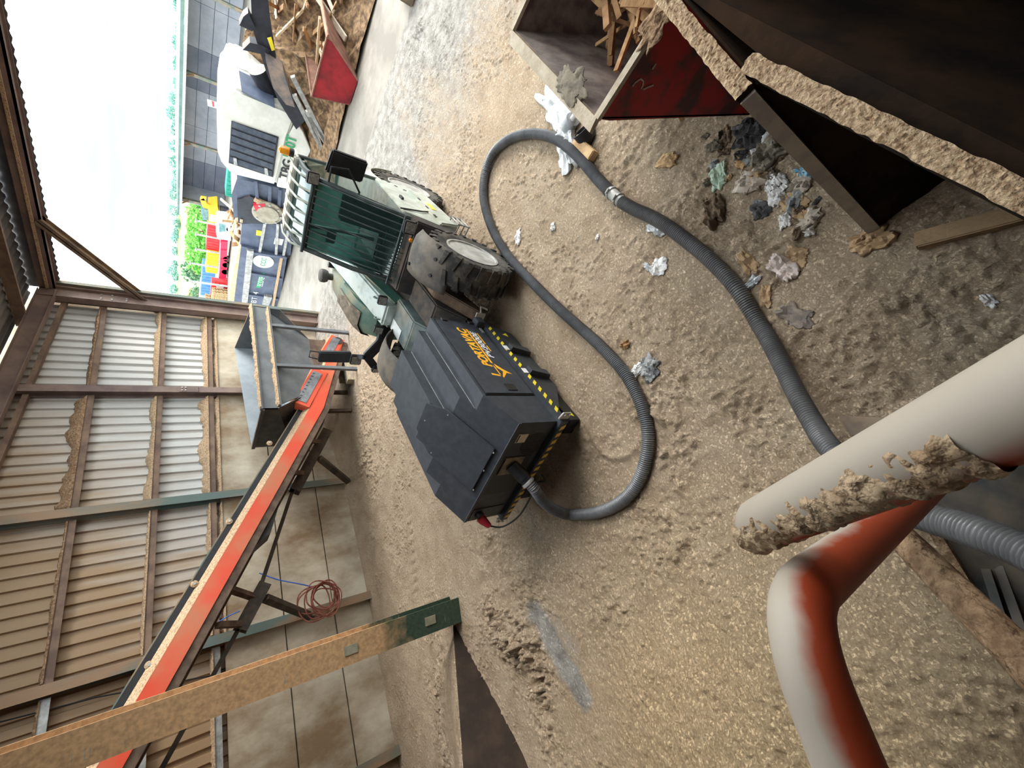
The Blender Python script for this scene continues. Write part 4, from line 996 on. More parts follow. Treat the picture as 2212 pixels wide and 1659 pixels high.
for xx in (7.05, 6.45):
    zz = .92+(6.08-xx)*.577 if xx < 6.08 else .10+(8.30-xx)*.37
    mb = MB(); mb.box(xx-.04,xx+.04,CY1-.1,CY1,-.02,zz); CV.part('leg', mb, M_RUST)
# lower chord, stubs, props
M_CHORD = mat('sooty_channel', srgb(58,50,44), srgb(84,72,62), scale=4, rough=0.75, bump=0.1, dust=0.9, dlo=0.5)
YC = 9.45
def chord(q0, q1, w=.20, h=.22):
    a, b = PY(q0[0], q0[1], YC), PY(q1[0], q1[1], YC); d = unit(b-a); up = unit(np.cross((0,1,0), d)); up = up if up[2] > 0 else -up
    mb = MB(); mb.beam(a, b, w, .02, up=up); 
    mb.beam(a-V3(0,w/2,0)+up*h/2*0, b-V3(0,w/2,0), .02, h, up=up); mb.beam(a+V3(0,w/2,0), b+V3(0,w/2,0), .02, h, up=up)
    return CV.part('support_channel', mb, M_CHORD)
chord((706,932), (636,1062)); chord((572,1262), (518,1362))
mb = MB(); mb.beam(PY(630,1065,YC), PY(566,1258,YC), .07, .07); CV.part('tie_bar', mb, M_CHORD)
mb = MB(); mb.beam(PY(512,1365,YC), PY(350,1659,YC), .07, .07); CV.part('tie_bar', mb, M_CHORD)
for q0, q1 in (((648,950),(690,955)),((622,1020),(655,1022)),((488,1270),(548,1290)),((470,1350),(520,1348))):
    mb = MB(); mb.beam(PY(q0[0],q0[1],CY0+.2), PY(q1[0],q1[1],YC-.05), .09, .10); CV.part('support_stub', mb, M_RUST)
mb = MB(); mb.beam(PY(690,990,YC), GT(752,1040,.06), .11, .13); CV.part('prop', mb, M_CHORD)
mb = MB(); mb.beam(PY(572,1292,YC), PY(672,1332,WY-.08), .10, .14); CV.part('prop', mb, M_CHORD)
mb = MB(); a = PY(570,1105,CY0+.1); mb.prism([PY(590,1110,CY0+.12),PY(612,1060,CY0+.12),PY(585,1150,CY0+.12),PY(545,1185,CY0+.12)], (0,.4,0)); CV.part('deflector_plate', mb, M_DARK)

# feed hopper over the conveyor tail -------------------------------------
M_HOP = mat('hopper_grey', srgb(92,96,100), srgb(112,116,118), scale=2.5, rough=0.5, bump=0.05, dust=0.7, dlo=0.55)
M_HOPL = mat('hopper_lit_grey', srgb(150,158,164), srgb(172,180,186), scale=2.0, rough=0.55)  # lighter grey copy paints the light falling on the inner back plates
HP = Thing('feed_hopper', 'grey steel feed hopper standing over the low end of the conveyor', 'hopper', (7.5, 9.0, 0))
hx0, hx1, hy0, hy1, hz = 5.92, 9.07, 8.55, 10.15, 2.25
bx0, bx1, by0, by1, bz = 6.7, 8.35, 8.85, 9.4, .95
hm = 1.93
def quad(P, th, inward):
    mb = MB(); mb.prism(P, np.array(inward)*th); return mb
HP.part('front_band', quad([(hx0,hy0,hm),(hx1,hy0,hm),(hx1,hy0,hz),(hx0,hy0,hz)], .02, (0,1,0)), M_HOP)
HP.part('front_slope', quad([(hx0+.1,hy0+.02,hm),(hx1-.1,hy0+.02,hm),(hx1-.35,hy0+.06,1.5),(bx1,by0,bz),(bx0,by0,bz)], .02, (0,1,0)), M_HOP)
HP.part('back_plate', quad([(hx0,hy1,1.4),(hx1,hy1,1.4),(hx1,hy1,hz+.22),(hx0,hy1,hz)], .02, (0,1,0)), M_HOPL)
HP.part('back_slope', quad([(hx0,hy1,1.42),(hx1,hy1,1.42),(bx1,by1,bz),(bx0,by1,bz)], .02, (0,0,-1)), M_HOPL)
HP.part('end_plate', quad([(hx0,hy0,hm),(hx0,hy0,hz),(hx0,hy1,hz),(hx0,hy1,1.4)], .02, (1,0,0)), M_DARK)
HP.part('end_slope', quad([(hx0,hy0,hm),(hx0,hy1,1.4),(bx0,by1,bz),(bx0,by0,bz)], .02, (1,0,0)), M_DARK)
HP.part('end_plate', quad([(hx1,hy0,hm-.3),(hx1,hy0,hz),(hx1,hy1,hz+.22),(hx1,hy1,1.4)], .02, (-1,0,0)), M_HOP)
HP.part('end_slope', quad([(hx1,hy0,hm-.3),(hx1,hy1,1.4),(bx1,by1,bz),(bx1,by0,bz)], .02, (-1,0,0)), M_HOP)
mb = MB(); mb.box(hx0-.03,hx1+.03,hy0-.07,hy0+.02,hz-.02,hz+.03); r1 = HP.part('rim', mb, M_HOP)
s_ = HP.part('sawdust_ledge', clump(hx0, hx1, hy0-.07, hz+.03, .05, 51, .08), M_SAW, under=r1, smooth=True); s_['kind'] = 'stuff'
mb = MB(); mb.box(hx0+.05,hx1-.05,hy0-.08,hy0+.01,hm-.06,hm); r2 = HP.part('rim', mb, M_HOP)
s_ = HP.part('sawdust_ledge', clump(hx0+.05, hx1-.05, hy0-.08, hm, .045, 52, .08), M_SAW, under=r2, smooth=True); s_['kind'] = 'stuff'
mb = MB(); mb.box(hx0-.05,hx0+.02,hy0,hy1,hz-.06,hz+.01); HP.part('rim', mb, M_DARK)
for q in ((771,799),(755,714)):
    g = G(*q); mb = MB(); mb.box(g[0]-.04,g[0]+.04,hy0-.07,hy0+.01,0,hm); HP.part('leg', mb, M_HOP)
for x_ in (6.9, 8.6):
    mb = MB(); mb.box(x_-.04,x_+.04,hy1-.1,hy1-.02,0,1.5); HP.part('leg', mb, M_HOP)
mb = MB(); mb.box(bx0,bx1,by0-.02,by0,.55,bz+.02); mb.box(bx0,bx0+.02,by0,by1,.7,bz); HP.part('outlet_skirt', mb, M_RUST)

# coiled cable hung on the prop -----------------------------------------
cc = PY(690,1302,WY-.42); r_ = random.Random(5)
CB = Thing('cable_coil', 'tangled red-brown cable coil hanging on the wall prop', 'cable', (cc[0], cc[1]-.02, .62))
for k in range(9):
    rx_, rz_ = r_.uniform(.20,.34), r_.uniform(.24,.42); ox, oz = r_.uniform(-.07,.12), r_.uniform(-.14,.06); ph = r_.uniform(0,6.28)
    pts = [cc+V3(ox+rx_*math.cos(t)+.03*math.sin(3*t+ph), -.05-.018*k+.03*math.sin(2*t+ph), oz+rz_*math.sin(t)) for t in np.linspace(0, 2*math.pi, 30)]
    mb = MB(); mb.tube(pts, .014, 6); CB.part('cable_loop', mb, mat('cable_red', srgb(128,62,48), srgb(164,104,84), scale=6, rough=0.7), smooth=True)
mb = MB(); mb.tube(catmull([PY(560,1238,WY-.12),PY(600,1252,WY-.14),PY(650,1262,WY-.12),PY(676,1268,WY-.1)], .05), .012, 6); CB.part('blue_lead', mb, mat('cable_blue', srgb(50,96,190), srgb(70,120,210), scale=6, rough=0.5), smooth=True)
mb = MB(); mb.tube(catmull([PY(470,1345,WY-.12),PY(495,1330,WY-.13),PY(518,1320,WY-.14)], .05), .012, 6); CB.part('blue_lead', mb, MATS['cable_blue'], smooth=True)

# ================================================================== green steel post and retaining plate
pf = G(992, 1310); pd = .30
M_POST = mat('post_paint', srgb(76,96,84), srgb(168,130,92), scale=0.9, rough=0.6, bump=0.2, bscale=50, dust=0.8, lo=0.40, hi=0.55, stretch=(1,1,0.4))
def post_mat():
    m = bpy.data.materials.new('post_green_dust'); m.use_nodes = True; nt = m.node_tree; N = nt.nodes.new; L = nt.links.new; b = nt.nodes['Principled BSDF']; b.inputs['Roughness'].default_value = 0.65
    tc = N('ShaderNodeTexCoord'); sp = N('ShaderNodeSeparateXYZ'); L(tc.outputs['Object'], sp.inputs['Vector'])
    nz = N('ShaderNodeTexNoise'); nz.inputs['Scale'].default_value = 3.5; nz.inputs['Detail'].default_value = 6; L(tc.outputs['Object'], nz.inputs['Vector'])
    a = N('ShaderNodeMath'); a.operation = 'MULTIPLY_ADD'; a.inputs[1].default_value = 1.6; L(nz.outputs['Fac'], a.inputs[0]); L(sp.outputs['Z'], a.inputs[2])
    mr = N('ShaderNodeMapRange'); mr.inputs['From Min'].default_value = 1.75; mr.inputs['From Max'].default_value = 2.25; L(a.outputs['Value'], mr.inputs['Value'])
    mx = N('ShaderNodeMix'); mx.data_type = 'RGBA'; L(mr.outputs['Result'], mx.inputs['Factor'])
    mx.inputs['A'].default_value = srgb(66,88,74); mx.inputs['B'].default_value = srgb(214,174,130)
    # scratches in the paint
    wv = N('ShaderNodeTexNoise'); wv.inputs['Scale'].default_value = 9; wv.inputs['Detail'].default_value = 8; mp = N('ShaderNodeMapping'); mp.inputs['Scale'].default_value = (0.6,0.6,6); L(tc.outputs['Object'], mp.inputs['Vector']); L(mp.outputs['Vector'], wv.inputs['Vector'])
    r2 = N('ShaderNodeMapRange'); r2.inputs['From Min'].default_value = 0.66; r2.inputs['From Max'].default_value = 0.72; L(wv.outputs['Fac'], r2.inputs['Value'])
    m2 = N('ShaderNodeMix'); m2.data_type = 'RGBA'; L(r2.outputs['Result'], m2.inputs['Factor']); L(mx.outputs['Result'], m2.inputs['A']); m2.inputs['B'].default_value = srgb(170,166,150)
    nf = N('ShaderNodeTexNoise'); nf.inputs['Scale'].default_value = 22; nf.inputs['Detail'].default_value = 7; L(tc.outputs['Object'], nf.inputs['Vector'])
    m3 = N('ShaderNodeMix'); m3.data_type = 'RGBA'; m3.blend_type = 'MULTIPLY'; m3.inputs['Factor'].default_value = 0.6; L(m2.outputs['Result'], m3.inputs['A'])
    rq = N('ShaderNodeValToRGB'); rq.color_ramp.elements[0].position = .3; rq.color_ramp.elements[0].color = (.45,.42,.40,1); rq.color_ramp.elements[1].position = .65; rq.color_ramp.elements[1].color = (1.1,1.08,1.05,1); L(nf.outputs['Fac'], rq.inputs['Fac']); L(rq.outputs['Color'], m3.inputs['B'])
    L(m3.outputs['Result'], b.inputs['Base Color'])
    bp = N('ShaderNodeBump'); bp.inputs['Strength'].default_value = 0.25; L(nz.outputs['Fac'], bp.inputs['Height']); L(bp.outputs['Normal'], b.inputs['Normal']); return m
post = Thing('steel_post', 'green steel post, brown with dust higher up, standing in the sawdust', 'post', (pf[0], pf[1]+.12, 0))
mb = MB(); px0, py0 = pf[0], pf[1]+.12
ib = MB(); ibeam(ib, (px0, py0, -.02), (px0, py0, roofz(px0)+.1), unit(V3(-.35,-1,0)), fw=.36, d=.30, tf=.02, tw=.016)
pm = post_mat()
sh = post.part('column', ib, pm)
ud = unit(V3(1,-.35,0)); nd = unit(V3(-.35,-1,0))
for zz in (.55, 1.75):
    c = V3(px0,py0,zz)+nd*.152; mb = MB(); mb.prism([c-ud*.06-V3(0,0,.09), c+ud*.06-V3(0,0,.09), c+ud*.06+V3(0,0,.09), c-ud*.06+V3(0,0,.09)], nd*.012)
    post.part('bracket_plate', mb, mat('pale_plate', srgb(150,150,132), srgb(180,172,150), scale=8, rough=0.6), bevel=.004)
mb = MB(); A, B = PL0, PL1; u_ = unit(B-A); n_ = V3(-u_[1], u_[0], 0); n_ = n_ if n_[1] > 0 else -n_
mb.prism([A-V3(0,0,.2), B-V3(0,0,.2), B+V3(0,0,plate_h(1)-.01), A+V3(0,0,plate_h(0)-.01)], n_*.025)
single('retaining_plate', mb, mat('rust_plate', srgb(44,34,28), srgb(64,50,40), scale=3, rough=0.6, bump=0.15), 'dark rusty steel plate holding back the sawdust bank beside the green post', 'plate', (A[0], A[1], 0))

# ================================================================== guard rail right below the camera
M_RAIL = mat('rail_orange', srgb(176,92,58), srgb(196,170,140), scale=16, rough=0.55, bump=0.1, dust=0.0, lo=0.30, hi=0.55)
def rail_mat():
    m = bpy.data.materials.new('rail_paint_with_sheen'); m.use_nodes = True; nt = m.node_tree; N = nt.nodes.new; L = nt.links.new; b = nt.nodes['Principled BSDF']
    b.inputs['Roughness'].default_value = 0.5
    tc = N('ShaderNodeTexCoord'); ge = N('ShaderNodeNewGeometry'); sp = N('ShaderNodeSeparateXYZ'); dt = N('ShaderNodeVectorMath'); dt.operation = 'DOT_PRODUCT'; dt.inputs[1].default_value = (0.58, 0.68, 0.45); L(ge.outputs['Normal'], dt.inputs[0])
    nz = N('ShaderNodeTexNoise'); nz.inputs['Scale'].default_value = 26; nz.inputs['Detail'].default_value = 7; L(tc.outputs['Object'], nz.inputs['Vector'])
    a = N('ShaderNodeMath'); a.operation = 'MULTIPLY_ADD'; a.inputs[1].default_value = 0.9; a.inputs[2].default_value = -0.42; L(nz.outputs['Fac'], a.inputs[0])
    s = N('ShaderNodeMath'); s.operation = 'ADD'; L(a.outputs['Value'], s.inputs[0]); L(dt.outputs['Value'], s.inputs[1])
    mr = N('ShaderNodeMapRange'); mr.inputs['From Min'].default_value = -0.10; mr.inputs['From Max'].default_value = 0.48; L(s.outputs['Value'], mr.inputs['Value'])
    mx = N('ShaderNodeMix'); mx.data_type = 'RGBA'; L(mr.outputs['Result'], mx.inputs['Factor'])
    mx.inputs['A'].default_value = srgb(176,72,40); mx.inputs['B'].default_value = srgb(198,184,168); L(mx.outputs['Result'], b.inputs['Base Color'])  # light sheen, with dust and wear, painted on the side facing opening and sky
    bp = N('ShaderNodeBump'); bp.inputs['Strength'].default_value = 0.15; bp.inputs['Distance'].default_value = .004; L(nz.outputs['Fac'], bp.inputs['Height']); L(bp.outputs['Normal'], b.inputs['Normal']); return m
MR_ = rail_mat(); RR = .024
GR = Thing('guard_rail', 'dusty orange tubular guard rail bending down in the foreground', 'railing', (-.06, .2, .0))
E0 = DP(1692,1312,.335); E1 = G(1832,1655,E0[2]); E1 = E0+(E1-E0)*1.6
Ed = unit(E1-E0)
pts = [E1] + [E0+Ed*.07] + [E0+Ed*.07*(1-t)**2 + V3(0,0,-.07)*t**2 - 0*Ed for t in np.linspace(.08,.92,12)] + [E0+V3(0,0,-.07), E0+V3(0,0,-.5), E0+V3(0,0,-1.5), V3(E0[0],E0[1],.0)]
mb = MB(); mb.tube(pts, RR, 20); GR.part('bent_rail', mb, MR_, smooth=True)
P0, P1 = DP(1652,1128,.40), DP(2212,868,.195); Pd = unit(P1-P0)
pts = [P0-Pd*.028, P0-Pd*.026, P0-Pd*.018, P0-Pd*.004, P0+Pd*.05] + [P0+(P1-P0)*t for t in (.4,.7,1.0,1.15)]
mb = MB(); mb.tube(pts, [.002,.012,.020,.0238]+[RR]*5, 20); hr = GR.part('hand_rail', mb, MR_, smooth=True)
# loose dust lying along the top of the hand rail and at its end
def dust_on(A, B, w, h, seed, side):
    n = 150; d = unit(B-A); s = unit(np.cross(d, (0,0,1))); upv = np.cross(s, d); P = []
    ts = np.linspace(0, 1, n); nz = fbm(ts*1.2, ts*0+seed, .06, 3, seed)
    for k, t in enumerate(ts):
        c = A+(B-A)*t; ww = w; row = []
        for j in range(29):
            u = (j/28-.5)*2; ang = u*ww+side; m1 = float(vnoise(np.array([t*26]), np.array([u*ww*2.2+seed]), seed)[0]); m2 = float(vnoise(np.array([t*62]), np.array([u*ww*5.2+seed]), seed+1)[0]); rr = RR+h*((1-u*u)*1.0+.55*m1+.35*m2-.42)-.0006
            row.append(c+rr*(math.sin(ang)*s+math.cos(ang)*upv))
        P.append(row)
    mb = MB(); mb.grid(P); return mb
s_ = GR.part('loose_dust', dust_on(P0-Pd*.022, P0+(P1-P0)*.92, .95, .0042, 4, .62), M_SAW, under=hr, smooth=True, recalc=False); s_['kind'] = 'stuff'
# lower brace tube and platform frame under the camera
T0, T1 = DP(1938,1152,.72), DP(2212,1425,.47)
LB = Thing('gangway_frame', 'dusty thin tube and grey steel side of the gangway below the railing', 'gangway', (-.1, .3, .6))
mb = MB(); mb.tube([T0-(T1-T0)*.0, T0+(T1-T0)*1.6], .022, 14); LB.part('brace_tube', mb, M_SAWD, smooth=True)
M_PLAT = mat('gangway_steel', srgb(40,42,41), srgb(56,55,51), scale=6, rough=0.6, dust=0.15, dnoise=8)
Q = [DP(1985,1090,2.08), DP(2290,960,1.85), DP(2360,1560,1.60), DP(2212,1450,1.72)]
mb = MB(); mb.prism(Q, (0,0,-.03)); LB.part('side_plate', mb, M_PLAT)
mb = MB(); mb.beam(DP(1982,1085,2.07), DP(2215,1470,1.70), .04, .06); LB.part('edge_angle', mb, M_SAWD)
mb = MB(); mb.beam(DP(2130,1230,1.86), DP(2195,1430,1.70), .03, .03); mb.beam(DP(2158,1225,1.86), DP(2225,1410,1.68), .03, .03); LB.part('stiffener', mb, M_PLAT)
# ================================================================== red tipping skips
M_RED = mat('skip_red', srgb(86,46,46), srgb(176,36,36), scale=2.4, rough=0.55, bump=0.1, lo=0.44, hi=0.56, detail=8)
M_REDF = mat('skip_red_far', srgb(120,26,34), srgb(170,34,44), scale=2.2, rough=0.6, bump=0.1, lo=0.36, hi=0.6)
M_SKIPIN = mat('skip_inside', srgb(96,84,80), srgb(134,122,114), scale=5, rough=0.7, bump=0.1, dust=0.4)
M_SKIPRUST = mat('skip_rust', srgb(120,84,70), srgb(150,110,92), scale=4, rough=0.8, bump=0.2, dust=0.4)
def skip(label, side, vec, zt2, m_out, m_in, m_rim, mark=False, group=None):
    """side: polygon of the near side plate (lip top, lip under, foot, back foot, back top); vec: width vector"""
    S = [np.array(p, float) for p in side]; vec = np.array(vec, float); vd = unit(vec)
    base = (S[2]+S[3])/2+vec/2; T = Thing('tipping_skip', label, 'skip', (base[0], base[1], 0), group=group)
    sp = MB(); sp.prism(S, vd*.012); T.part('side_plate', sp, m_out)
    so = MB(); so.prism([p+vec for p in S], -vd*.012); T.part('side_plate', so, m_in)  # far plate takes the inside colour, so its shade is painted in
    def sheet(a, b, th=.012):
        n = unit(np.cross(b-a, vec)); mb = MB(); mb.prism([a, b, b+vec, a+vec], n*th); return mb
    T.part('front_chute', sheet(S[0], S[2]), m_in); T.part('floor_plate', sheet(S[2]+V3(0,0,.05), S[3]+V3(0,0,.05)), m_in); T.part('back_plate', sheet(S[3], S[4]), m_in)
    inw = unit(S[4]-S[0]); inw[2] = 0; inw = unit(inw)
    mb = MB(); mb.prism([S[0]+V3(0,0,.02), S[0]-inw*.10+V3(0,0,.0), S[0]-inw*.10+V3(0,0,-.03), S[0]+V3(0,0,-.02)], vec); T.part('lip', mb, m_rim)
    for q in (S[0]+V3(0,0,.01), S[0]+vec+V3(0,0,.01)):
        mb = MB(); mb.beam(q, q+(S[4]-S[0]), .055, .03); T.part('rim', mb, m_rim)
    mb = MB(); mb.beam(S[4]+V3(0,0,.01), S[4]+vec+V3(0,0,.01), .05, .03); T.part('rim', mb, m_rim)
    return T, S
zl = 1.37
K = G(1292,257,zl); LF = G(1116,52,zl)
vx = V3(LF[0]-K[0], 0, 0)
x0, y0 = K[0], K[1]
SK, S = skip('red tipping skip with chalk figures holding broken timber, partly hidden by the dark hopper', [(x0,y0,zl),(x0,y0-.03,zl-.10),(x0,y0-.60,.02),(x0,y0-2.0,.02),(x0,y0-2.0,zl)], vx, zl, M_RED, M_SKIPIN, mat('dusty_rim', srgb(176,160,138), srgb(196,182,160), scale=9, rough=0.9, bump=0.3))
# chalk marks on the side plate
M_CHALK = mat('chalk', srgb(196,184,174), srgb(214,204,196), scale=30, rough=0.9)
def chalk(px_list, r=.006):
    mb = MB(); P = [PX(q[0], q[1], x0-.004) for q in px_list]; mb.tube(P, r, 5); SK.part('chalk_mark', mb, M_CHALK)
chalk([(1366,187),(1372,178),(1384,170),(1390,175),(1389,184),(1385,192)]); chalk([(1389,193),(1400,188),(1411,184)]); chalk([(1409,150),(1413,144),(1417,137)])
# cloth rag on the rim
def crumple(name, label, cat, c, size, aspect, h, m, seed, rot=None, group=None, n=15, solid=.0, droop=None, shape=None):
    """a crumpled sheet lying at c: noisy grid with a ragged outline"""
    r = random.Random(seed); rot = r.uniform(0, 6.28) if rot is None else rot
    ca, sa = math.cos(rot), math.sin(rot)
    u, v = np.meshgrid(np.linspace(-1, 1, n), np.linspace(-1, 1, n), indexing='ij')
    k = 1-.22*(u*u*v*v); rg = 1+.30*vnoise(u*2.3+seed, v*2.3, seed)+.18*vnoise(u*6+seed, v*6, seed+7)
    x, y = u*k*rg*size/2, v*k*rg*size*aspect/2
    X, Y = c[0]+x*ca-y*sa, c[1]+x*sa+y*ca
    z = h*(.30+.45*np.abs(vnoise(u*2.1+5, v*2.1+seed, seed+1))+.55*np.abs(vnoise(u*3.4, v*3.4+seed, seed+2))+.18*vnoise(u*8, v*8+seed, seed+3))*.8*(1-.6*np.maximum(np.abs(u), np.abs(v))**4)
    Z = (terrain(X, Y)+np.maximum(.004, z)) if droop is None else c[2]+z
    P = np.stack([X, Y, Z], -1).tolist()
    mb = MB(); mb.grid(P)
    o = single(name, mb, m, label, cat, (c[0], c[1], zt(c[0], c[1]) if droop is None else c[2]), group=group, recalc=False)
    sm = o.modifiers.new('thickness', 'SOLIDIFY'); sm.thickness = .003
    o.data.shade_smooth()
    try: o.data.set_sharp_from_angle(angle=math.radians(22))
    except Exception: pass
    return o
# broken timber inside the skip
M_WOODS = [mat('timber_tan', srgb(150,112,72), srgb(190,150,104), scale=6, rough=0.85, bump=0.2, stretch=(1,1,6)), mat('timber_brown', srgb(120,84,52), srgb(156,116,76), scale=6, rough=0.85, bump=0.2), mat('timber_pale', srgb(196,170,132), srgb(222,200,164), scale=6, rough=0.85, bump=0.2)]
r_ = random.Random(11)
for k in range(64):
    cx, cy = x0+r_.uniform(.15, 1.50), y0+r_.uniform(-1.6,-.36); ln = r_.uniform(.35,.95); an = r_.gauss(-.35,.5); tl = r_.gauss(0,.28)
    d = V3(math.cos(an)*math.cos(tl), math.sin(an)*math.cos(tl), math.sin(tl)); zc = .42+.62*min(1, max(0, (y0-cy-.25)/.45))+r_.uniform(0,.18)
    a, b = V3(cx,cy,zc)-d*ln/2, V3(cx,cy,zc)+d*ln/2
    for p in (a, b): p[0] = min(max(p[0], x0+.05), x0+vx[0]-.05); p[1] = min(max(p[1], y0-1.95), y0-.24); p[2] = max(p[2], .12)
    mb = MB(); mb.beam(a, b, r_.uniform(.015,.06), r_.uniform(.010,.03)); single('timber_offcut', mb, M_WOODS[k % 2], 'broken timber offcut lying inside the near red skip', 'timber', tuple((a+b)/2), group='timber offcuts in the near red skip')
mb = MB(); P = []
for i in range(13):
    row = []
    for j in range(13):
        X = x0+.03+(vx[0]-.06)*i/12; Y = y0-1.97+1.45*j/12
        row.append((X, Y, .22+.74*min(1, (12-j)/4.5)+.08*float(vnoise(np.array([X*3]), np.array([Y*3]), 4)[0])))
    P.append(row)
mb.grid(P); o = single('timber_debris', mb, M_WOODS[1], 'splintered wood debris filling the near red skip', 'debris', (x0+vx[0]/2, y0-1.2, .3), recalc=False); o['kind'] = 'stuff'
M_RAG = mat('grey_rag', srgb(104,96,84), srgb(140,130,112), scale=12, rough=0.95, bump=0.4)
M_FILM = mat('clear_film', srgb(228,230,232), srgb(246,247,248), scale=12, rough=0.25, trans=0.35, spec=0.6)
M_PAPER = mat('white_paper', srgb(214,210,206), srgb(234,232,230), scale=9, rough=0.8)
rg = G(1225,200,1.39); crumple('rag', 'dusty grey rag draped over the lip of the near red skip', 'rag', (K[0]+.45, K[1]-.03, zl+.01), .42, .5, .03, M_RAG, 21, rot=.1, droop=True)
crumple('rag', 'brown sack scrap caught on the side rim of the near red skip', 'rag', (x0-.01, y0-.62, zl+.02), .20, 1.6, .04, M_SAWD, 23, rot=.0, droop=True)

# ================================================================== dark hopper beside the gangway
M_HULK = mat('hulk_rust', srgb(26,22,20), srgb(62,43,28), scale=1.8, rough=0.95, bump=0.1, lo=0.4, hi=0.66, spec=0.12)
zr = 1.70
HB, HC = G(1612,205,zr), G(1445,5,zr); HC = HB+(HC-HB)*1.25
HA = G(1893,503,0.0)
RB0, RB1 = G(1618,140,zr), G(2212,432,zr); RB1 = RB0+(RB1-RB0)*1.7
HK = Thing('dark_hopper', 'big dark rusty steel hopper with sawdust along its rims, right of the gangway', 'hopper', (1.2, -1.6, 0))
mb = MB(); mb.beam(HB, HC, .075, .05); ra_ = HK.part('rim', mb, M_HULK)
sx = lambda P, h: clump
def dust_strip(A, B, w, h, seed):
    n = 190; d = unit(B-A); s = unit(np.cross(d, (0,0,1))); P = []
    for k in range(n):
        t = k/(n-1); c = A+(B-A)*t; row = []
        for j in range(11):
            u = j/10*2-1; q = c+s*u*w/2; nz = float(vnoise(np.array([q[0]*26]), np.array([q[1]*26+j*.8]), seed)[0]); n2 = float(vnoise(np.array([q[0]*110]), np.array([q[1]*110]), seed+3)[0])
            row.append(q+V3(0,0, .002+h*max(0.0, (1-abs(u)**3)*(.8+.4*nz+.7*n2)))+s*.004*nz)
        P.append(row)
    mb = MB(); mb.grid(P); return mb
s_ = HK.part('sawdust_ledge', dust_strip(HB+V3(0,0,.025), HC+V3(0,0,.025), .08, .010, 6), M_SAW, under=ra_, smooth=True, recalc=False); s_['kind'] = 'stuff'
mb = MB(); mb.beam(HB+V3(0,0,-.01), HA, .03, .07, up=(0,-.6,1)); re_ = HK.part('end_edge', mb, mat('worn_edge', srgb(166,156,148), srgb(190,176,160), scale=8, rough=0.6, bump=0.1, dust=0.15))
mb = MB(); mb.beam(RB0, RB1, .075, .05); rb_ = HK.part('rim', mb, M_HULK)
s_ = HK.part('sawdust_ledge', dust_strip(RB0+V3(0,0,.025), RB1+V3(0,0,.025), .08, .010, 8), M_SAW, under=rb_, smooth=True, recalc=False); s_['kind'] = 'stuff'
mb = MB(); mb.prism([RB0+V3(0,-.03,-.02), RB1+V3(0,-.03,-.02), V3(RB1[0],-.95,-.02), V3(1.25,-.95,-.02)], (0,-.015,0)); HK.part('outer_plate', mb, M_HULK)
mb = MB(); mb.prism([HA+V3(0,-.03,-.02), HB+V3(0,-.03,-.02), RB0+V3(0,-.03,-.02), V3(1.25,-.95,-.02)], (.012,0,0)); HK.part('end_plate', mb, M_HULK)
mb = MB(); mb.prism([HB+V3(0,-.05,-.02), HC+V3(0,-.05,-.02), V3(HC[0],-.9,.1), V3(1.4,-.9,.1)], (0,-.012,0)); HK.part('end_plate', mb, M_HULK)
mb = MB(); mb.prism([(RB1[0],-1.0,.25),(2.65,-1.0,.25),(2.65,-3.2,.25),(RB1[0],-3.2,.25)], (0,0,-.02)); HK.part('floor_plate', mb, M_HULK)
mb = MB(); mb.prism([(RB1[0],-3.2,.25),(2.65,-3.2,.25),(2.65,-3.5,2.9),(RB1[0],-3.5,2.9)], (0,-.02,0)); HK.part('far_plate', mb, M_HULK)
mb = MB(); mb.prism([RB0+V3(0,-.05,-.03), RB1+V3(0,-.05,-.03), V3(RB1[0],-1.3,.26), V3(2.6,-1.3,.26), HC+V3(0,-.05,-.03)], (0,-.012,0)); HK.part('inner_plate', mb, M_HULK)
mb = MB(); mb.prism([(2.68,-.55,.2),(2.68,-3.3,.2),(2.68,-3.5,3.2),(2.68,-.45,1.66)], (.012,0,0)); HK.part('far_plate', mb, M_HULK)
# squared timber lying at the foot of the hopper
a, b = GT(1978,522,.05), GT(2235,455,.05); mb = MB(); mb.beam(a, a+(b-a)*1.3, .10, .10)
single('timber_beam', mb, mat('timber_dusty', srgb(120,98,72), srgb(160,132,100), scale=7, rough=0.9, bump=0.3, dust=0.8), 'squared dusty timber lying on the ground below the dark hopper', 'timber', tuple(a), bevel=.008)
# side wall to the right closes the bay
mb = MB(); mb.box(-7.0, 5.2, -5.0, -4.8, -.05, 7.6); wr = obj('wall_right', mb, MATS['dark_wall']); wr['kind'] = 'structure'; wr['label'] = 'concrete wall closing the right side of the bay'

# ================================================================== litter on the floor
M_CARD = mat('cardboard', srgb(176,142,102), srgb(200,168,126), scale=8, rough=0.9)
M_DUSTC = mat('dusty_board', srgb(164,134,100), srgb(184,154,118), scale=8, rough=0.95)
p = GT(1205,235); crumple('plastic_sheet', 'large crumpled clear plastic sheet lying beside the lip of the red skip', 'plastic sheet', p, .95, .40, .07, M_FILM, 31, rot=math.atan2(GT(1245,325)[1]-GT(1190,215)[1], GT(1245,325)[0]-GT(1190,215)[0]), n=17)
p = GT(1232,318); crumple('plastic_sheet', 'crumpled plastic film lying across the grey hose bend', 'plastic sheet', p, .62, .55, .13, M_FILM, 32, rot=2.7, n=15)
p = GT(1248,268); q = p+V3(.0,-.02,.10)
FR = Thing('film_roll', 'grey roll with a pale core lying by the clear plastic sheet', 'roll', (p[0], p[1], zt(p[0], p[1])))
ax = unit(V3(-.35,-.55,.25)); mb = MB(); mb.lathe([(.085,-.16),(.085,.0),(.04,.0),(.04,-.15)], q, ax, 22); FR.part('film', mb, mat('grey_film', srgb(150,152,156), srgb(176,178,182), scale=8, rough=0.4), smooth=True)
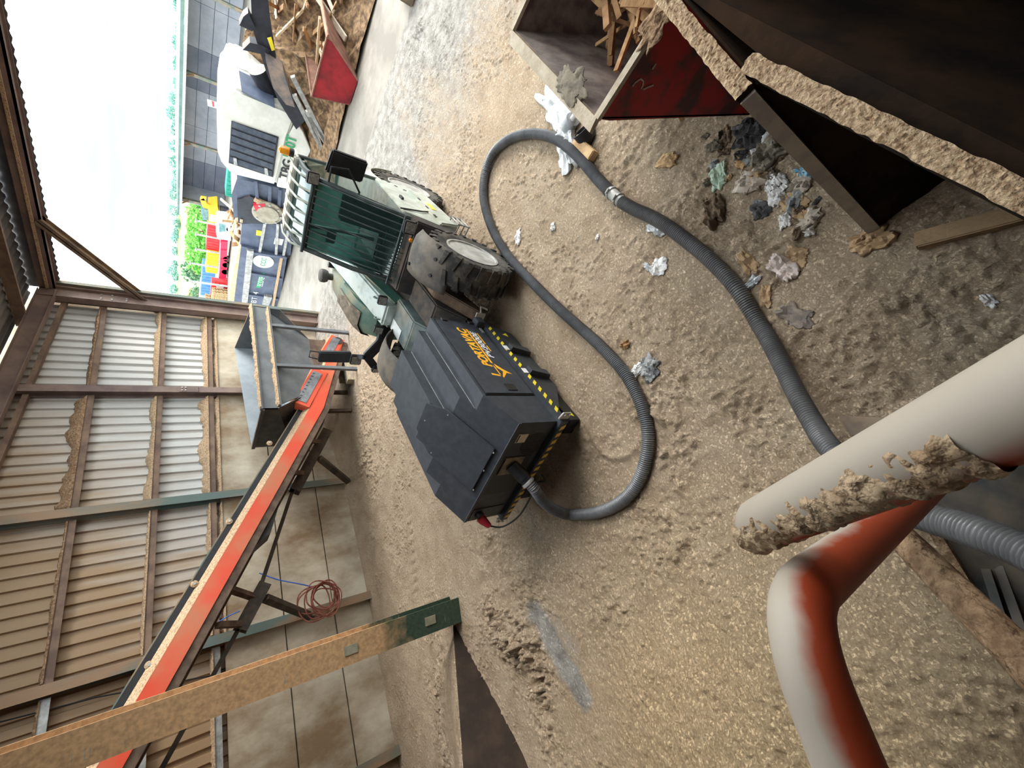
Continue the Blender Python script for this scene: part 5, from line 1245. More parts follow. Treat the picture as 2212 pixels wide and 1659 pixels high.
mb = MB(); mb.lathe([(.038,-.1),(.038,.10),(.028,.10),(.028,.0)], q, ax, 16); FR.part('core', mb, M_PAPER, smooth=True)
p0, p1 = GT(1246,302,.05), GT(1270,326,.05); mb = MB(); mb.beam(p0, p0+unit(p1-p0)*.42, .11, .10); single('cardboard_box', mb, M_CARD, 'open flattened cardboard tube beside the plastic sheet', 'cardboard', tuple(p0-V3(0,0,.05)), bevel=.01)
p = GT(1264,292,.06); mb = MB(); mb.lathe([(.11,-.06),(.12,.07),(.10,.07),(.09,-.04),(.0001,-.04)], p, (.5,-.3,.8), 20); single('black_tub', mb, M_BLACK, 'small black plastic tub tipped over under the red skip', 'tub', tuple(p), smooth=True)
LIT = [
 ('paper_scrap','white paper strip lying flat between hose and telehandler wheel','paper',(1121,513),.22,.45,.03,M_PAPER,41),
 ('paper_scrap','square white paper sheet lying alone on the trodden sawdust','paper',(1422,575),.17,.9,.025,M_PAPER,42),
 ('plastic_scrap','thin clear plastic strip next to the square white paper','plastic',(1402,578),.16,.4,.03,M_FILM,43),
 ('rag','grey crumpled rag lying inside the hose loop','rag',(1405,795),.24,.9,.06,mat('rag_slate', srgb(116,118,120), srgb(160,160,158), scale=14, rough=0.9, bump=0.3),44),
 ('paper_scrap','pale tissue scrap beside the grey rag in the hose loop','tissue',(1380,798),.16,.7,.04,M_PAPER,45),
 ('paper_scrap','small white tissue ball near the telehandler step','tissue',(1196,491),.10,.8,.04,M_PAPER,46),
 ('paper_scrap','tiny white paper scrap in the middle of the hose curve','paper',(1291,513),.07,.6,.02,M_PAPER,47),
 ('plastic_scrap','crumpled clear plastic bag lying left of the upper hose','plastic',(1420,495),.24,.5,.05,M_FILM,48),
 ('plastic_scrap','clear plastic wisp under the hose below the clamp','plastic',(1392,466),.18,.5,.03,M_FILM,49),
 ('plastic_scrap','shredded pinkish plastic tuft on the dusty ground beyond the hose','plastic',(1690,580),.26,.6,.05,mat('pink_film', srgb(196,178,168), srgb(222,208,200), scale=16, rough=0.6),50),
 ('plastic_scrap','white plastic shred tucked against the hose where it lifts off','plastic',(1625,612),.15,.5,.05,M_FILM,51),
 ('foil_scrap','small bright foil scrap in the dim sawdust near the hopper foot','foil',(2136,648),.08,.6,.03,M_PAPER,52),
 ('cardboard_scrap','torn tan cardboard scrap near the corner of the red skip','cardboard',(1440,347),.22,.6,.03,M_CARD,53),
 ('paper_scrap','pale green paper napkin in the litter below the hopper edge','napkin',(1555,383),.22,.7,.05,mat('green_paper', srgb(176,196,172), srgb(204,220,200), scale=12, rough=0.8),54),
 ('paper_scrap','dirty beige tissue heap in the litter below the hopper edge','tissue',(1620,395),.24,.7,.07,mat('beige_tissue', srgb(176,160,144), srgb(204,192,178), scale=14, rough=0.9),55),
 ('paper_scrap','white crinkled wrapper at the lower end of the litter heap','wrapper',(1675,408),.20,.7,.06,M_PAPER,56),
 ('plastic_scrap','pale blue plastic scrap against the sloping hopper edge','plastic',(1745,372),.16,.6,.06,mat('blue_film', srgb(120,170,196), srgb(150,196,216), scale=12, rough=0.5),57),
 ('rag','dark grey rag bundle at the foot of the red skip side','rag',(1622,292),.28,.8,.10,mat('rag_dark', srgb(54,52,54), srgb(84,80,80), scale=14, rough=0.95, bump=0.4),58),
 ('rag','crumpled brown sacking in the middle of the litter heap','rag',(1655,335),.26,.8,.09,M_RAG,59),
 ('plastic_scrap','translucent white film folded at the top of the litter heap','plastic',(1668,290),.22,.6,.07,M_FILM,60),
 ('cardboard_scrap','dusty cardboard flap under the sloping hopper edge','cardboard',(1715,440),.24,.6,.03,M_DUSTC,61),
 ('plastic_scrap','white crumpled wrapper half buried below the litter heap','wrapper',(1695,478),.12,.7,.04,M_PAPER,62),
 ('cardboard_scrap','curled dark board standing out of the dust beside the litter heap','cardboard',(1545,455),.30,.6,.12,mat('dark_board', srgb(92,76,60), srgb(128,106,82), scale=8, rough=0.95),63),
 ('board_scrap','long oval dusty board lying left of the rising hose','board',(1618,570),.22,.45,.015,M_DUSTC,64),
 ('board_scrap','dusty board piece right against the rising hose','board',(1656,640),.18,.5,.015,M_DUSTC,65),
 ('board_scrap','flat dusty board scrap by the litter heap end','board',(1720,555),.16,.8,.015,M_DUSTC,66),
 ('plastic_scrap','dark grey film patch pressed into the sawdust beyond the hose','film',(1720,680),.24,.6,.02,mat('dark_film', srgb(110,100,94), srgb(140,126,112), scale=14, rough=0.8),67),
 ('wood_chip','yellowish wood lump lying beside the hose loop','wood chip',(1352,745),.10,.8,.05,M_WOODS[0],68),
 ('cardboard_scrap','dusty curled cardboard piece at the bottom of the hopper slope','cardboard',(1880,520),.22,.7,.08,M_DUSTC,69),
]
for (nm, lab, cat, pxy, sz, asp, h, m, sd_) in LIT:
    crumple(nm, lab, cat, GT(*pxy), sz, asp, h, m, sd_)
# many small torn scraps trodden into the litter heap
r_ = random.Random(77); SC = [MATS['rag_dark'], MATS['dark_board'], M_RAG, M_DUSTC, MATS['beige_tissue'], M_PAPER, M_CARD, MATS['rag_slate']]
for k in range(44):
    x_ = r_.gauss(1645, 62); y_ = 370+(x_-1645)*.62+r_.gauss(0, 42)
    if x_ < 1500 or y_ < 275: continue
    crumple('litter_scrap', 'small torn scrap trodden into the litter heap by the sloping hopper edge', 'litter', GT(x_, y_), r_.uniform(.06,.17), r_.uniform(.4,.9), r_.uniform(.02,.06), SC[(0,1,2,1,3,0,4,2,7,5,6)[k % 11]], 500+k, n=9, group='scraps in the litter heap')
# loose board by the railing and thin wire
p = [GT(1812,897,.02), GT(1935,903,.03), GT(1905,935,.03), GT(1838,940,.03)]; mb = MB(); mb.prism(p, (0,0,.018)); single('loose_board', mb, mat('board_grey', srgb(104,92,80), srgb(130,116,100), scale=6, rough=0.8, dust=0.3), 'grey brown board lying behind the orange hand rail', 'board', tuple(p[0]-V3(0,0,.02)))
w = [GT(1283,262,.01),GT(1285,290,.01),GT(1280,305,.01),GT(1272,318,.01)]; mb = MB(); mb.tube(catmull(w,.03), .006, 5); single('wire', mb, M_BLACK, 'thin black wire curling at the corner of the red skip', 'wire', tuple(w[0]))
# ================================================================== outside: wood grinder
M_GGREY = mat('grinder_grey', srgb(72,82,104), srgb(90,100,120), scale=2.5, rough=0.5, dust=0.6, dnoise=5)
M_GDK = mat('grinder_dark', srgb(30,34,44), srgb(46,50,60), scale=3, rough=0.5, dust=0.3)
M_GWH = mat('grinder_white', srgb(216,216,206), srgb(230,230,222), scale=3, rough=0.4)
M_GGRILL = mat('grinder_louvre', srgb(70,80,96), srgb(92,100,112), scale=5, rough=0.6)
M_GREENP = mat('logo_green', srgb(36,150,96), srgb(50,164,108), scale=9, rough=0.5)
gP = V3(16.6, 14.0, 0); gU = unit(V3(1.2, 7.0, 0)); gN = V3(gU[1], -gU[0], 0)     # side plane; gN points away from the camera
def gp(x, y, d=0.0): return PP(x, y, gP+gN*d, gN)
GM = Thing('wood_grinder', 'white and grey tracked wood grinder with louvred engine housing and hopper', 'wood grinder', (16.2, 9.5, 0))
def gpoly(name, px_, depth, m, d0=0.0, under=None, bevel=0.0, flat=False):
    P = [gp(x, y, d0) for (x, y) in px_]; mb = MB(); mb.prism(P, gN*depth); return GM.part(name, mb, m, under=under, bevel=bevel)
hs = gpoly('engine_housing', [(505,190),(478,215),(472,250),(470,330),(478,352),(500,378),(597,402),(622,300),(640,250),(614,236)], 2.3, M_GWH, bevel=.08)
gpoly('lower_panel', [(598,404),(630,411),(672,325),(655,285),(640,262),(620,300)], 1.2, M_GWH, bevel=.02)
gpoly('louvre_frame', [(500,262),(602,297),(590,383),(494,352)], .05, M_GDK, -.03, under=hs)
lv = 6
for k in range(lv):
    t0, t1 = k/lv+.015, (k+.82)/lv; A = lambda t: (500+(-6)*t+2, 262+90*t); B = lambda t: (602-12*t-4, 297+86*t)
    a0, a1, b1, b0 = A(t0), A(t1), B(t1), B(t0)
    P = [gp(*a0,-.05), gp(*a1,-.09), gp(*b1,-.09), gp(*b0,-.05)]; mb = MB(); mb.prism(P, gN*.03); GM.part('louvre', mb, M_GGRILL, under=hs)
for q in ((505,355),(572,377)):
    P = [gp(q[0],q[1],-.11), gp(q[0]+8,q[1]+2,-.11), gp(q[0]+6,q[1]-12,-.11), gp(q[0]-1,q[1]-14,-.11)]; mb = MB(); mb.prism(P, gN*.05); GM.part('louvre_latch', mb, M_GALV, under=hs)
# right flank of housing: side glazing panel, cab-like hood
pH = gp(505,190); 
def side(px_, name, m, off):   # faces that look along the yard (towards -Y)
    P = [PP(x, y, gp(506,190)-gU*off, gU) for (x, y) in px_]; mb = MB(); mb.prism(P, gU*.03); return GM.part(name, mb, m)
side([(516,152),(588,186),(594,232),(522,196)], 'flank_panel', M_GGREY, .012)
mb = MB(); mb.prism([gp(484,160,1.0),gp(492,140,1.0),gp(535,155,1.0),gp(560,175,1.0),gp(560,205,1.0),gp(490,185,1.0)], gN*1.2); GM.part('rear_hood', mb, M_GWH, bevel=.05)
mb = MB(); mb.prism([gp(502,155,.98),gp(536,166,.98),gp(534,180,.98),gp(500,172,.98)], gN*.02); GM.part('hood_window', mb, M_GDK)
cA, cB = gp(556,150,.6), gp(590,212,.6); mb = MB(); mb.cyl(cA, cB, .26, 18); GM.part('exhaust_silencer', mb, M_GDK, smooth=True)
# lettering
uT = unit(gp(634,292)-gp(610,392)); nT = unit(np.cross(uT, gN)); nT = nT if nT[2] > 0 else -nT
text_on(GM, 'TBG', .40, gp(622,389,-.03), -gU, V3(0,0,1), M_BLACK, under=hs, bold=.01, fit=np.linalg.norm(gp(622,389)-gp(629,350))*1.05)
text_on(GM, '530T', .40, gp(630,344,-.03), -gU, V3(0,0,1), M_GREENP, under=hs, bold=.01, fit=np.linalg.norm(gp(630,344)-gp(636,296)))
gpoly('control_box', [(622,368),(634,371),(629,396),(618,393)], .03, M_GALV, -.035, under=hs)
# grey mill section, drum, infeed hopper with ribs
g1 = gpoly('mill_panel', [(512,386),(500,420),(505,470),(634,470),(632,412),(598,405)], 2.0, M_GGREY, .1)
for q0, q1 in (((552,392),(556,432)),((583,402),(582,446)),((605,410),(602,452)),((628,415),(624,456))):
    a, b = gp(*q0), gp(*q1); mb = MB(); mb.beam(a, b, .10, .06, up=gN); GM.part('rib', mb, M_GGREY, under=g1)
mb = MB(); mb.beam(gp(550,430,-.02), gp(622,462,-.02), .16, .10, up=gN); GM.part('ledge', mb, M_SAW, under=g1)
gpoly('drive_plate', [(512,432),(540,424),(624,460),(622,486),(514,482)], .3, M_GDK, .02)
mb = MB(); c = gp(578,459,-.05); mb.lathe([(.50,.0),(.50,.06),(.36,.08),(.36,.14),(.0001,.14)], c, -gN, 28); dd = GM.part('drive_drum', mb, mat('drum_buff', srgb(150,142,124), srgb(176,168,148), scale=5, rough=0.6), smooth=True)
for k in range(8):
    t = k*math.pi/4; q = c-gN*.08+.43*(math.cos(t)*gU+math.sin(t)*V3(0,0,1)); mb = MB(); mb.cyl(q, q-gN*.04, .04, 8); GM.part('bolt', mb, M_GALV, under=dd)
g2 = gpoly('frame_panel', [(522,484),(518,540),(628,552),(632,478)], 1.9, M_GGREY, .12)
for (x0_, y0_, x1_, y1_) in ((572,482,560,548),(600,482,596,550),(625,482,612,552)):
    mb = MB(); mb.beam(gp(x0_,y0_,.0), gp(x1_,y1_,.0), .09, .10, up=gN); GM.part('rail', mb, M_GALV, under=g2)
gpoly('warning_label', [(554,497),(565,499),(564,510),(553,508)], .01, M_YEL, .1, under=g2)
gpoly('white_plate', [(594,514),(613,517),(609,530),(591,527)], .01, M_WHITE, .1, under=g2)
g3 = gpoly('infeed_hopper', [(521,532),(512,600),(500,700),(512,780),(590,780),(597,690),(620,556)], 2.4, M_GGREY, .0)
for (xa, ya, xb, yb) in ((540,545,618,556),(532,588,608,602),(527,635,600,646),(524,680,598,690)):
    mb = MB(); mb.beam(gp(xa,ya,-.05), gp(xb,yb,-.05), .12, .10, up=gN); GM.part('rib', mb, M_GGREY, under=g3)
mb = MB(); mb.beam(gp(541,540,-.06), gp(523,700,-.06), .22, .12, up=gN); GM.part('top_rail', mb, M_GALV, under=g3)
mb = MB(); mb.beam(gp(608,556,-.06), gp(584,690,-.06), .10, .10, up=gN); GM.part('bottom_rail', mb, M_SAW, under=g3)
# board edging along the hopper top
mb = MB(); P = [gp(518,528,.1), gp(497,620,.1), gp(488,705,.1), gp(501,705,.1), gp(510,620,.1), gp(526,530,.1)]; mb.prism(P, gN*.25); GM.part('timber_edge', mb, M_WOODS[2], under=g3)
mb = MB(); c = gp(569,565,-.02); mb.lathe([(.38,0),(.38,.012),(.0001,.012)], c, -gN, 28); dk = GM.part('round_sticker', mb, M_WHITE, under=g3)
mb = MB()
for k in (-1,0,1): mb.tube([c-gN*.014-gU*(k*.17)+.07*(math.cos(t)*-gU+math.sin(t)*V3(0,0,1.2)) for t in np.linspace(.5,5.8,12)], .016, 5)
GM.part('sticker_mark', mb, M_GREENP, under=g3)
gpoly('logo_plate', [(561,592),(572,590),(562,622),(553,621)], .012, M_GREENP, -.02, under=g3)
text_on(GM, 'ECOTEC', .30, gp(567,619,-.026), -gU, unit(V3(0,0,1)), M_WHITE, under=g3, fit=np.linalg.norm(gp(567,619)-gp(571,596)))
text_on(GM, 'BTE4', .30, gp(553,655,-.026), -gU, V3(0,0,1), M_WHITE, under=g3, fit=np.linalg.norm(gp(553,655)-gp(557,632)))
gpoly('grey_box', [(571,640),(588,643),(580,662),(566,660)], .15, M_GALV, -.15, under=g3)
# red tool case and junk in the mill
gpoly('red_case', [(547,444),(572,441),(572,452),(553,456)], .15, mat('case_red', srgb(206,40,60), srgb(220,56,74), scale=6, rough=0.5), -.15)
# black discharge boom and struts
bm_a, bm_b = gp(628,262,-.3), gp(540,-60,-1.4)
gpoly('boom_frame', [(600,150),(628,210),(660,260),(640,280),(600,215),(575,155),(545,60),(540,-40),(575,-40),(586,60)], .5, M_GDK, -.1)
gpoly('boom_gusset', [(524,108),(540,92),(565,98),(584,108),(578,120)], .3, M_GDK, -.15); gpoly('boom_gusset', [(517,55),(526,36),(536,28),(552,60),(545,68)], .3, M_GDK, -.15)
gpoly('warning_label', [(577,82),(586,80),(594,108),(587,110)], .01, M_YEL, -.16)
gpoly('chute', [(574,130),(612,155),(637,232),(618,226),(590,190)], .5, mat('chute_steel', srgb(110,108,110), srgb(160,140,126), scale=2.5, rough=0.5), -.5)
for q0, q1 in (((632,165),(712,322)),((660,240),(718,330)),((636,205),(690,310)),((668,250),(700,335))):
    mb = MB(); mb.beam(gp(*q0,-.5), gp(*q1,-.5), .12, .12); GM.part('strut', mb, M_GALV)
for dd_ in (.2, 1.7):
    a = gp(700,330,dd_); a[2] = 0; b = a+gU*5.5
    mb = MB(); mb.prism([a+V3(0,0,.02), a+gU*.3+V3(0,0,.75), b+V3(0,0,.75), b+gU*.3+V3(0,0,.3), b+V3(0,0,.02)], gN*.45); GM.part('track', mb, M_GDK, bevel=.05)
# wood heaped on the grinder
r_ = random.Random(3)
for k in range(22):
    y_ = r_.uniform(415,530); x_ = 505+.10*(y_-415)+r_.uniform(-12,10); c = gp(x_, y_, r_.uniform(.4,1.5)); an = r_.uniform(0,6.28); tl = r_.gauss(0,.45); d = V3(math.cos(an)*math.cos(tl), math.sin(an)*math.cos(tl), math.sin(tl)); ln = r_.uniform(.6,1.5)
    mb = MB(); mb.beam(c-d*ln/2, c+d*ln/2, r_.uniform(.08,.2), r_.uniform(.03,.07)); single('waste_plank', mb, M_WOODS[k % 3], 'waste plank heaped on top of the wood grinder', 'plank', tuple(c), group='planks heaped on the grinder')

# ================================================================== waste-wood pile and far skip
def heap_z(x, y): return max(0.0, 1.25*math.exp(-(((x-19.2)/3.4)**2+((y-5.2)/3.0)**2)) + 1.05*math.exp(-(((x-17.2)/2.2)**2+((y-3.0)/2.6)**2))+ .8*math.exp(-(((x-17.0)/1.6)**2+((y-6.0)/1.6)**2)) - .10)
mb = MB(); P = []
for i in range(46):
    row = []
    for j in range(46):
        X, Y = 13.9+10*i/45, -3+13*j/45; hz_ = heap_z(X, Y); row.append((X, Y, (hz_*(1+.25*r_.uniform(-1,1)) if hz_ > 0 else -.05)))
    P.append(row)
mb.grid(P); o = single('wood_chip_heap', mb, mat('chip_heap', srgb(84,62,42), srgb(150,120,86), scale=7, rough=0.9, bump=0.6, bscale=9), 'heap of splintered waste wood behind the far red skip', 'wood heap', (18.5, 4, 0), recalc=False); o['kind'] = 'stuff'
for k in range(298):
    X, Y = 14.7+4.6*r_.random()**1.2, r_.uniform(.8,7.4); hz_ = heap_z(X, Y)
    if hz_ < .05 or (Y > 4.4 and (V3(X,Y,0)-gP)@gN > -1.1): continue
    an = r_.uniform(0,6.28); tl = r_.gauss(0,.3); d = V3(math.cos(an)*math.cos(tl), math.sin(an)*math.cos(tl), math.sin(tl)); ln = r_.uniform(.5,1.6); c = V3(X, Y, hz_+.16)
    mb = MB(); mb.beam(c-d*ln/2, c+d*ln/2, r_.uniform(.05,.20), r_.uniform(.02,.06)); single('waste_plank', mb, (M_WOODS[0], M_WOODS[2], mat('timber_white', srgb(214,200,176), srgb(236,226,206), scale=6, rough=0.85), M_WOODS[2], M_WOODS[1])[k % 5], 'broken waste plank lying on the wood heap outside', 'plank', tuple(c), group='planks on the wood heap')
n_ = unit(V3(1.95,-.36,0)); P0 = G(757,227,0)
f5 = [PP(706,83,P0,n_), PP(708,86,P0,n_), PP(760,170,P0,n_), P0, PP(684,213,P0,n_)]
f5[2][2] = .02; f5[3][2] = .02; f5[1][2] -= .1; f5[4][2] = f5[0][2]
skip('red skip with rusty inside standing in front of the outdoor wood heap', f5, n_*2.3, 0, M_REDF, M_SKIPRUST, M_SKIPRUST)
# concrete blocks at the corner of the opening
for lab, q, s in (('grey concrete block lying at the yard edge beside the far skip', (735,25), .9),('tan weathered concrete block half outside the picture near the floor edge', (893,3), .45)):
    g = G(*q); mb = MB(); mb.box(g[0]-.1,g[0]+1.6*s,g[1]-1.2*s,g[1]+.1,0,.75*s); single('concrete_block', mb, mat('block', srgb(126,112,92), srgb(160,144,118), scale=3, rough=0.9, bump=0.3), lab, 'concrete block', tuple(g), bevel=.03)

# ================================================================== lower yard: far shed
ZB = -1.85                                                # the far yard lies a storey lower
M_FSROOF = mat('shed_roof', srgb(84,112,106), srgb(104,130,122), scale=1, rough=0.6)
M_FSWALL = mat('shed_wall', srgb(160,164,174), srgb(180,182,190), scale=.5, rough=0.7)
M_FSIN = mat('shed_dark', srgb(118,124,140), srgb(136,140,152), scale=.5, rough=0.8)
SX = 71.0
FS = Thing('open_shed', 'long grey open-fronted shed with green roof across the yard', 'shed', (SX+5, 15, ZB))
yl = PX(385,450,SX)[1]; ze = PX(386,440,SX)[2]
mb = MB(); mb.add([(SX-1.5,-40,ze+.65),(SX-1.5,yl,ze+.12),(SX+20,yl,ze+.8),(SX+20,-40,ze+1.2),(SX-1.5,-40,ze+.25),(SX-1.5,yl,ze-.22),(SX+20,yl,ze+.4),(SX+20,-40,ze+.8)], [(0,1,2,3),(7,6,5,4),(0,1,5,4),(1,2,6,5),(2,3,7,6),(3,0,4,7)]); FS.part('roof', mb, M_FSROOF)
mb = MB(); mb.box(SX-1.62,SX-1.45,-40,yl,ze-.40,ze-.1); FS.part('gutter', mb, M_GALV)
for k in range(17):
    y = yl-.9-k*5.1
    hh = (ze-.2-ZB)/4
    for j in range(4):
        mb = MB(); mb.box(SX+4.5,SX+4.65,y-5.06,y,ZB+j*hh+.03,ZB+(j+1)*hh-.03); FS.part('wall_panel', mb, M_FSWALL if k % 3 else M_FSIN)
mb = MB(); mb.box(SX+4.7,SX+4.8,-40,yl-.9,ZB,ze-.1); FS.part('panel_backing', mb, M_FSIN)
for k in range(9):
    y = yl-1.8-k*9.0
    mb = MB(); ibeam(mb, (SX,y,ZB), (SX,y,ze), (-1,0,0), fw=.38,d=.45, tf=.03, tw=.03); FS.part('column', mb, M_STEELGR)
    mb = MB(); mb.beam((SX,y,ze-1.3),(SX-1.3,y,ze-.2), .14,.14); FS.part('knee_brace', mb, M_SAWD)
mb = MB(); mb.box(SX,SX+20,yl-1.5,yl-1.35,ZB,ze); FS.part('end_wall', mb, M_FSWALL)
mb = MB(); mb.prism([PX(447,214,SX-.3),PX(449,229,SX-.3),PX(474,236,SX-.3),PX(472,222,SX-.3)], (.04,0,0)); FS.part('sign_board', mb, M_WHITE)
mb = MB(); mb.prism([PX(457,218,SX-.35),PX(459,230,SX-.35),PX(463,231,SX-.35),PX(462,220,SX-.35)], (.02,0,0)); FS.part('sign_mark', mb, mat('sign_red', srgb(220,70,80), rough=0.5))

# containers, vehicles and pallets in the lower yard -------------------------
def yard_box(name, label, cat, q0, q1, X, depth, hpx, m, ribs=0, group=None):
    """box whose front face stands on the yard in plane X=const between two pixel columns"""
    a, b = PX(q0[0], q0[1], X), PX(q1[0], q1[1], X); y0_, y1_ = sorted((a[1], b[1])); h = PX(hpx[0], hpx[1], X)[2]
    T = Thing(name, label, cat, (X+depth/2, (y0_+y1_)/2, ZB), group=group); mb = MB(); mb.box(X,X+depth,y0_,y1_,ZB,h); T.part('body', mb, m, bevel=.03)
    for k in range(ribs):
        y = y0_+(k+.5)*(y1_-y0_)/ribs; mb = MB(); mb.box(X-.07,X,y-.09,y+.09,ZB+.15,h-.15); T.part('rib', mb, m)
    return T, y0_, y1_, h
M_CRED = mat('container_red', srgb(206,44,52), srgb(222,60,66), scale=2, rough=0.5)
M_CYEL = mat('container_yellow', srgb(240,196,30), srgb(246,208,50), scale=2, rough=0.5)
M_CBLU = mat('container_blue', srgb(70,120,206), srgb(90,140,220), scale=2, rough=0.5)
M_CGRN = mat('container_green', srgb(20,128,110), srgb(36,146,126), scale=2, rough=0.5)
yard_box('mesh_container', 'teal green slatted container in front of the far shed', 'container', (505,428), (505,352), 60, 2.4, (489,400), M_CGRN, 8)
T, ya, yb, h = yard_box('block_wall', 'red block bay wall with white notice beside the pallets', 'wall', (495,652), (495,612), 56, .8, (455,630), M_CRED, 0)
for i in range(4):
    for j in range(7):
        mb = MB(); s_ = (yb-ya)/7; hh = (h-ZB)/4; mb.box(55.92,56,ya+j*s_+.04,ya+(j+1)*s_-.04,ZB+hh*i+.04,ZB+hh*(i+1)-.04); T.part('block', mb, M_CRED)
mb = MB(); c = [PX(467,614,55.9),PX(467,627,55.9),PX(483,629,55.9),PX(483,615,55.9)]; mb.prism(c, (.02,0,0)); T.part('notice', mb, M_WHITE)
yard_box('container', 'blue corrugated container left of the lamp poles', 'container', (470,642), (470,582), 78, 2.6, (434,620), M_CBLU, 10)
yard_box('store_shed', 'grey flat-roofed store behind the pallet stacks', 'shed', (470,720), (470,644), 80, 6, (431,660), M_FSWALL, 5)
yard_box('container', 'long red container behind the tipper lorry', 'container', (470,545), (470,492), 75, 2.6, (446,520), M_CRED, 9)
yard_box('container', 'yellow container between the lamp poles', 'container', (470,592), (470,550), 74, 2.6, (446,565), M_CYEL, 7)
# lorry
LX = 57.0
def lp(x, y, d=0): return PX(x, y, LX+d)
lb = lp(500,540)
LO = Thing('tipper_lorry', 'white cab lorry with raised-sided red tipper body', 'lorry', (LX+1.2, lb[1], ZB))
def lpoly(name, px_, dep, m, d0=0, under=None, bevel=0):
    mb = MB(); mb.prism([lp(x,y,d0) for x,y in px_], (dep,0,0)); return LO.part(name, mb, m, under=under, bevel=bevel)
lpoly('cab', [(468,478),(467,505),(470,517),(496,521),(498,490),(492,480)], 2.4, M_WHITE, 0, bevel=.1)
lpoly('cab_window', [(473,483),(487,486),(487,500),(474,502)], .04, mat('lorry_glass', srgb(90,130,134), srgb(120,156,158), scale=3, rough=0.15), -.10)
lpoly('bumper', [(491,480),(498,486),(499,520),(494,520)], 2.4, M_WHITE, -.1)
tb = lpoly('tipper_body', [(477,520),(474,600),(489,603),(490,560),(492,522)], 2.5, mat('tipper_red', srgb(216,40,76), srgb(228,56,90), scale=2, rough=0.45), 0)
for y_ in (522,540,560,580,601):
    mb = MB(); mb.beam(lp(476,y_,-.06), lp(491,y_+1,-.06), .12, .10); LO.part('body_rib', mb, MATS['tipper_red'], under=tb)
for y_ in (497,562,575,590):
    c = lp(500,y_,.0); c[2] = ZB+.34; mb = MB(); mb.lathe([(.44,0),(.44,.3),(.25,.31),(.0001,.31)], c, (1,0,0), 18); LO.part('wheel', mb, M_RUBBER, smooth=True)
mb = MB(); a, b = lp(497,500,.8), lp(497,602,.8); a[2] = b[2] = ZB+.85; mb.beam(a, b, 1.0, .3); LO.part('chassis', mb, M_GDK)
# yellow excavator
EXX = 66.0
ec_ = PX(480,450,EXX)
EX = Thing('excavator', 'yellow tracked excavator parked beyond the grinder', 'excavator', (EXX+1, ec_[1], ZB))
M_EXY = mat('excavator_yellow', srgb(238,176,44), srgb(246,190,64), scale=3, rough=0.45)
def ep(x, y, d=0): return PX(x, y, EXX+d)
def epoly(name, px_, dep, m, d0=0): mb = MB(); mb.prism([ep(x,y,d0) for x,y in px_], (dep,0,0)); return EX.part(name, mb, m)
epoly('body', [(450,448),(449,482),(470,484),(474,462),(470,446)], 2.6, M_EXY); epoly('cab', [(434,455),(437,475),(450,476),(450,456)], 1.4, MATS['lorry_glass']); epoly('door_panel', [(453,463),(466,465),(467,480),(452,478)], .05, M_WHITE, -.08)
epoly('boom', [(432,432),(440,428),(447,440),(458,446),(450,452),(438,448)], .5, M_EXY, .4); epoly('dipper', [(432,432),(434,426),(446,428),(444,434)], .4, M_EXY, .4)
for d_ in (.1, 1.9):
    a, b = ep(476,446,d_), ep(476,484,d_); a[2] = b[2] = ZB+.45; mb = MB(); mb.beam(a, b, .6, .9); EX.part('track', mb, M_GDK)
# pallets: each one a thing
pm_ = MB()
for s in (-.5,0,.5): pm_.box(-.6,.6,s-.06,s+.06,.02,.11)
for k in range(5): pm_.box(-.6+k*.275,-.6+k*.275+.1,-.55,.55,.11,.135)
for k in range(3): pm_.box(-.6+k*.55,-.6+k*.55+.1,-.55,.55,0,.02)
M_PAL = mat('pallet_wood', srgb(176,140,100), srgb(214,184,142), scale=5, rough=0.9)
src = None
base = PX(497,638,54); base2 = PX(497,700,54); nst = 4
for s in range(nst):
    y = base[1]+(base2[1]-base[1])*(s+.5)/nst
    for k in range((13,18,20,22)[s]):
        if src is None: src = obj('pallet', pm_, M_PAL); p_ = src
        else: p_ = copy_obj(src)
        p_.location = (54.8+r_.uniform(-.05,.05), y+r_.uniform(-.05,.05), ZB+.142*k); p_.rotation_euler = (0,0,math.pi/2+r_.uniform(-.04,.04))
        tag(p_, 'wooden pallet in the tall stacks beside the red block wall', 'pallet', 'pallets in the yard stacks')
# lamp poles
for lab, q0, q1 in (('grey lamp pole in front of the yellow excavator', (424,477),(478,488)),('grey lamp pole behind the red tipper body front', (424,506),(470,515)),('grey lamp pole beside the yellow container', (424,536),(478,548)),('grey lamp pole standing right of the blue container', (412,567),(484,580)),('grey lamp pole in front of the red block wall', (411,604),(494,619)),('thin pale lamp pole behind the grey store shed', (385,647),(420,653))):
    XP = 64 if q1[0] != 494 else 55.2
    g = PX(q1[0], q1[1], XP); t = PX(q0[0], q0[1], XP); mb = MB(); mb.tube([(g[0],g[1],ZB),(g[0],g[1],t[2])], .14, 8); PO = Thing('lamp_pole', lab, 'pole', (g[0], g[1], ZB), group='yard lamp poles')
    PO.part('pole', mb, M_GALV, smooth=True); mb = MB(); mb.box(g[0]-.25,g[0]+.25,g[1]-.2,g[1]+.2,t[2],t[2]+.15); PO.part('lamp_head', mb, M_GALV)

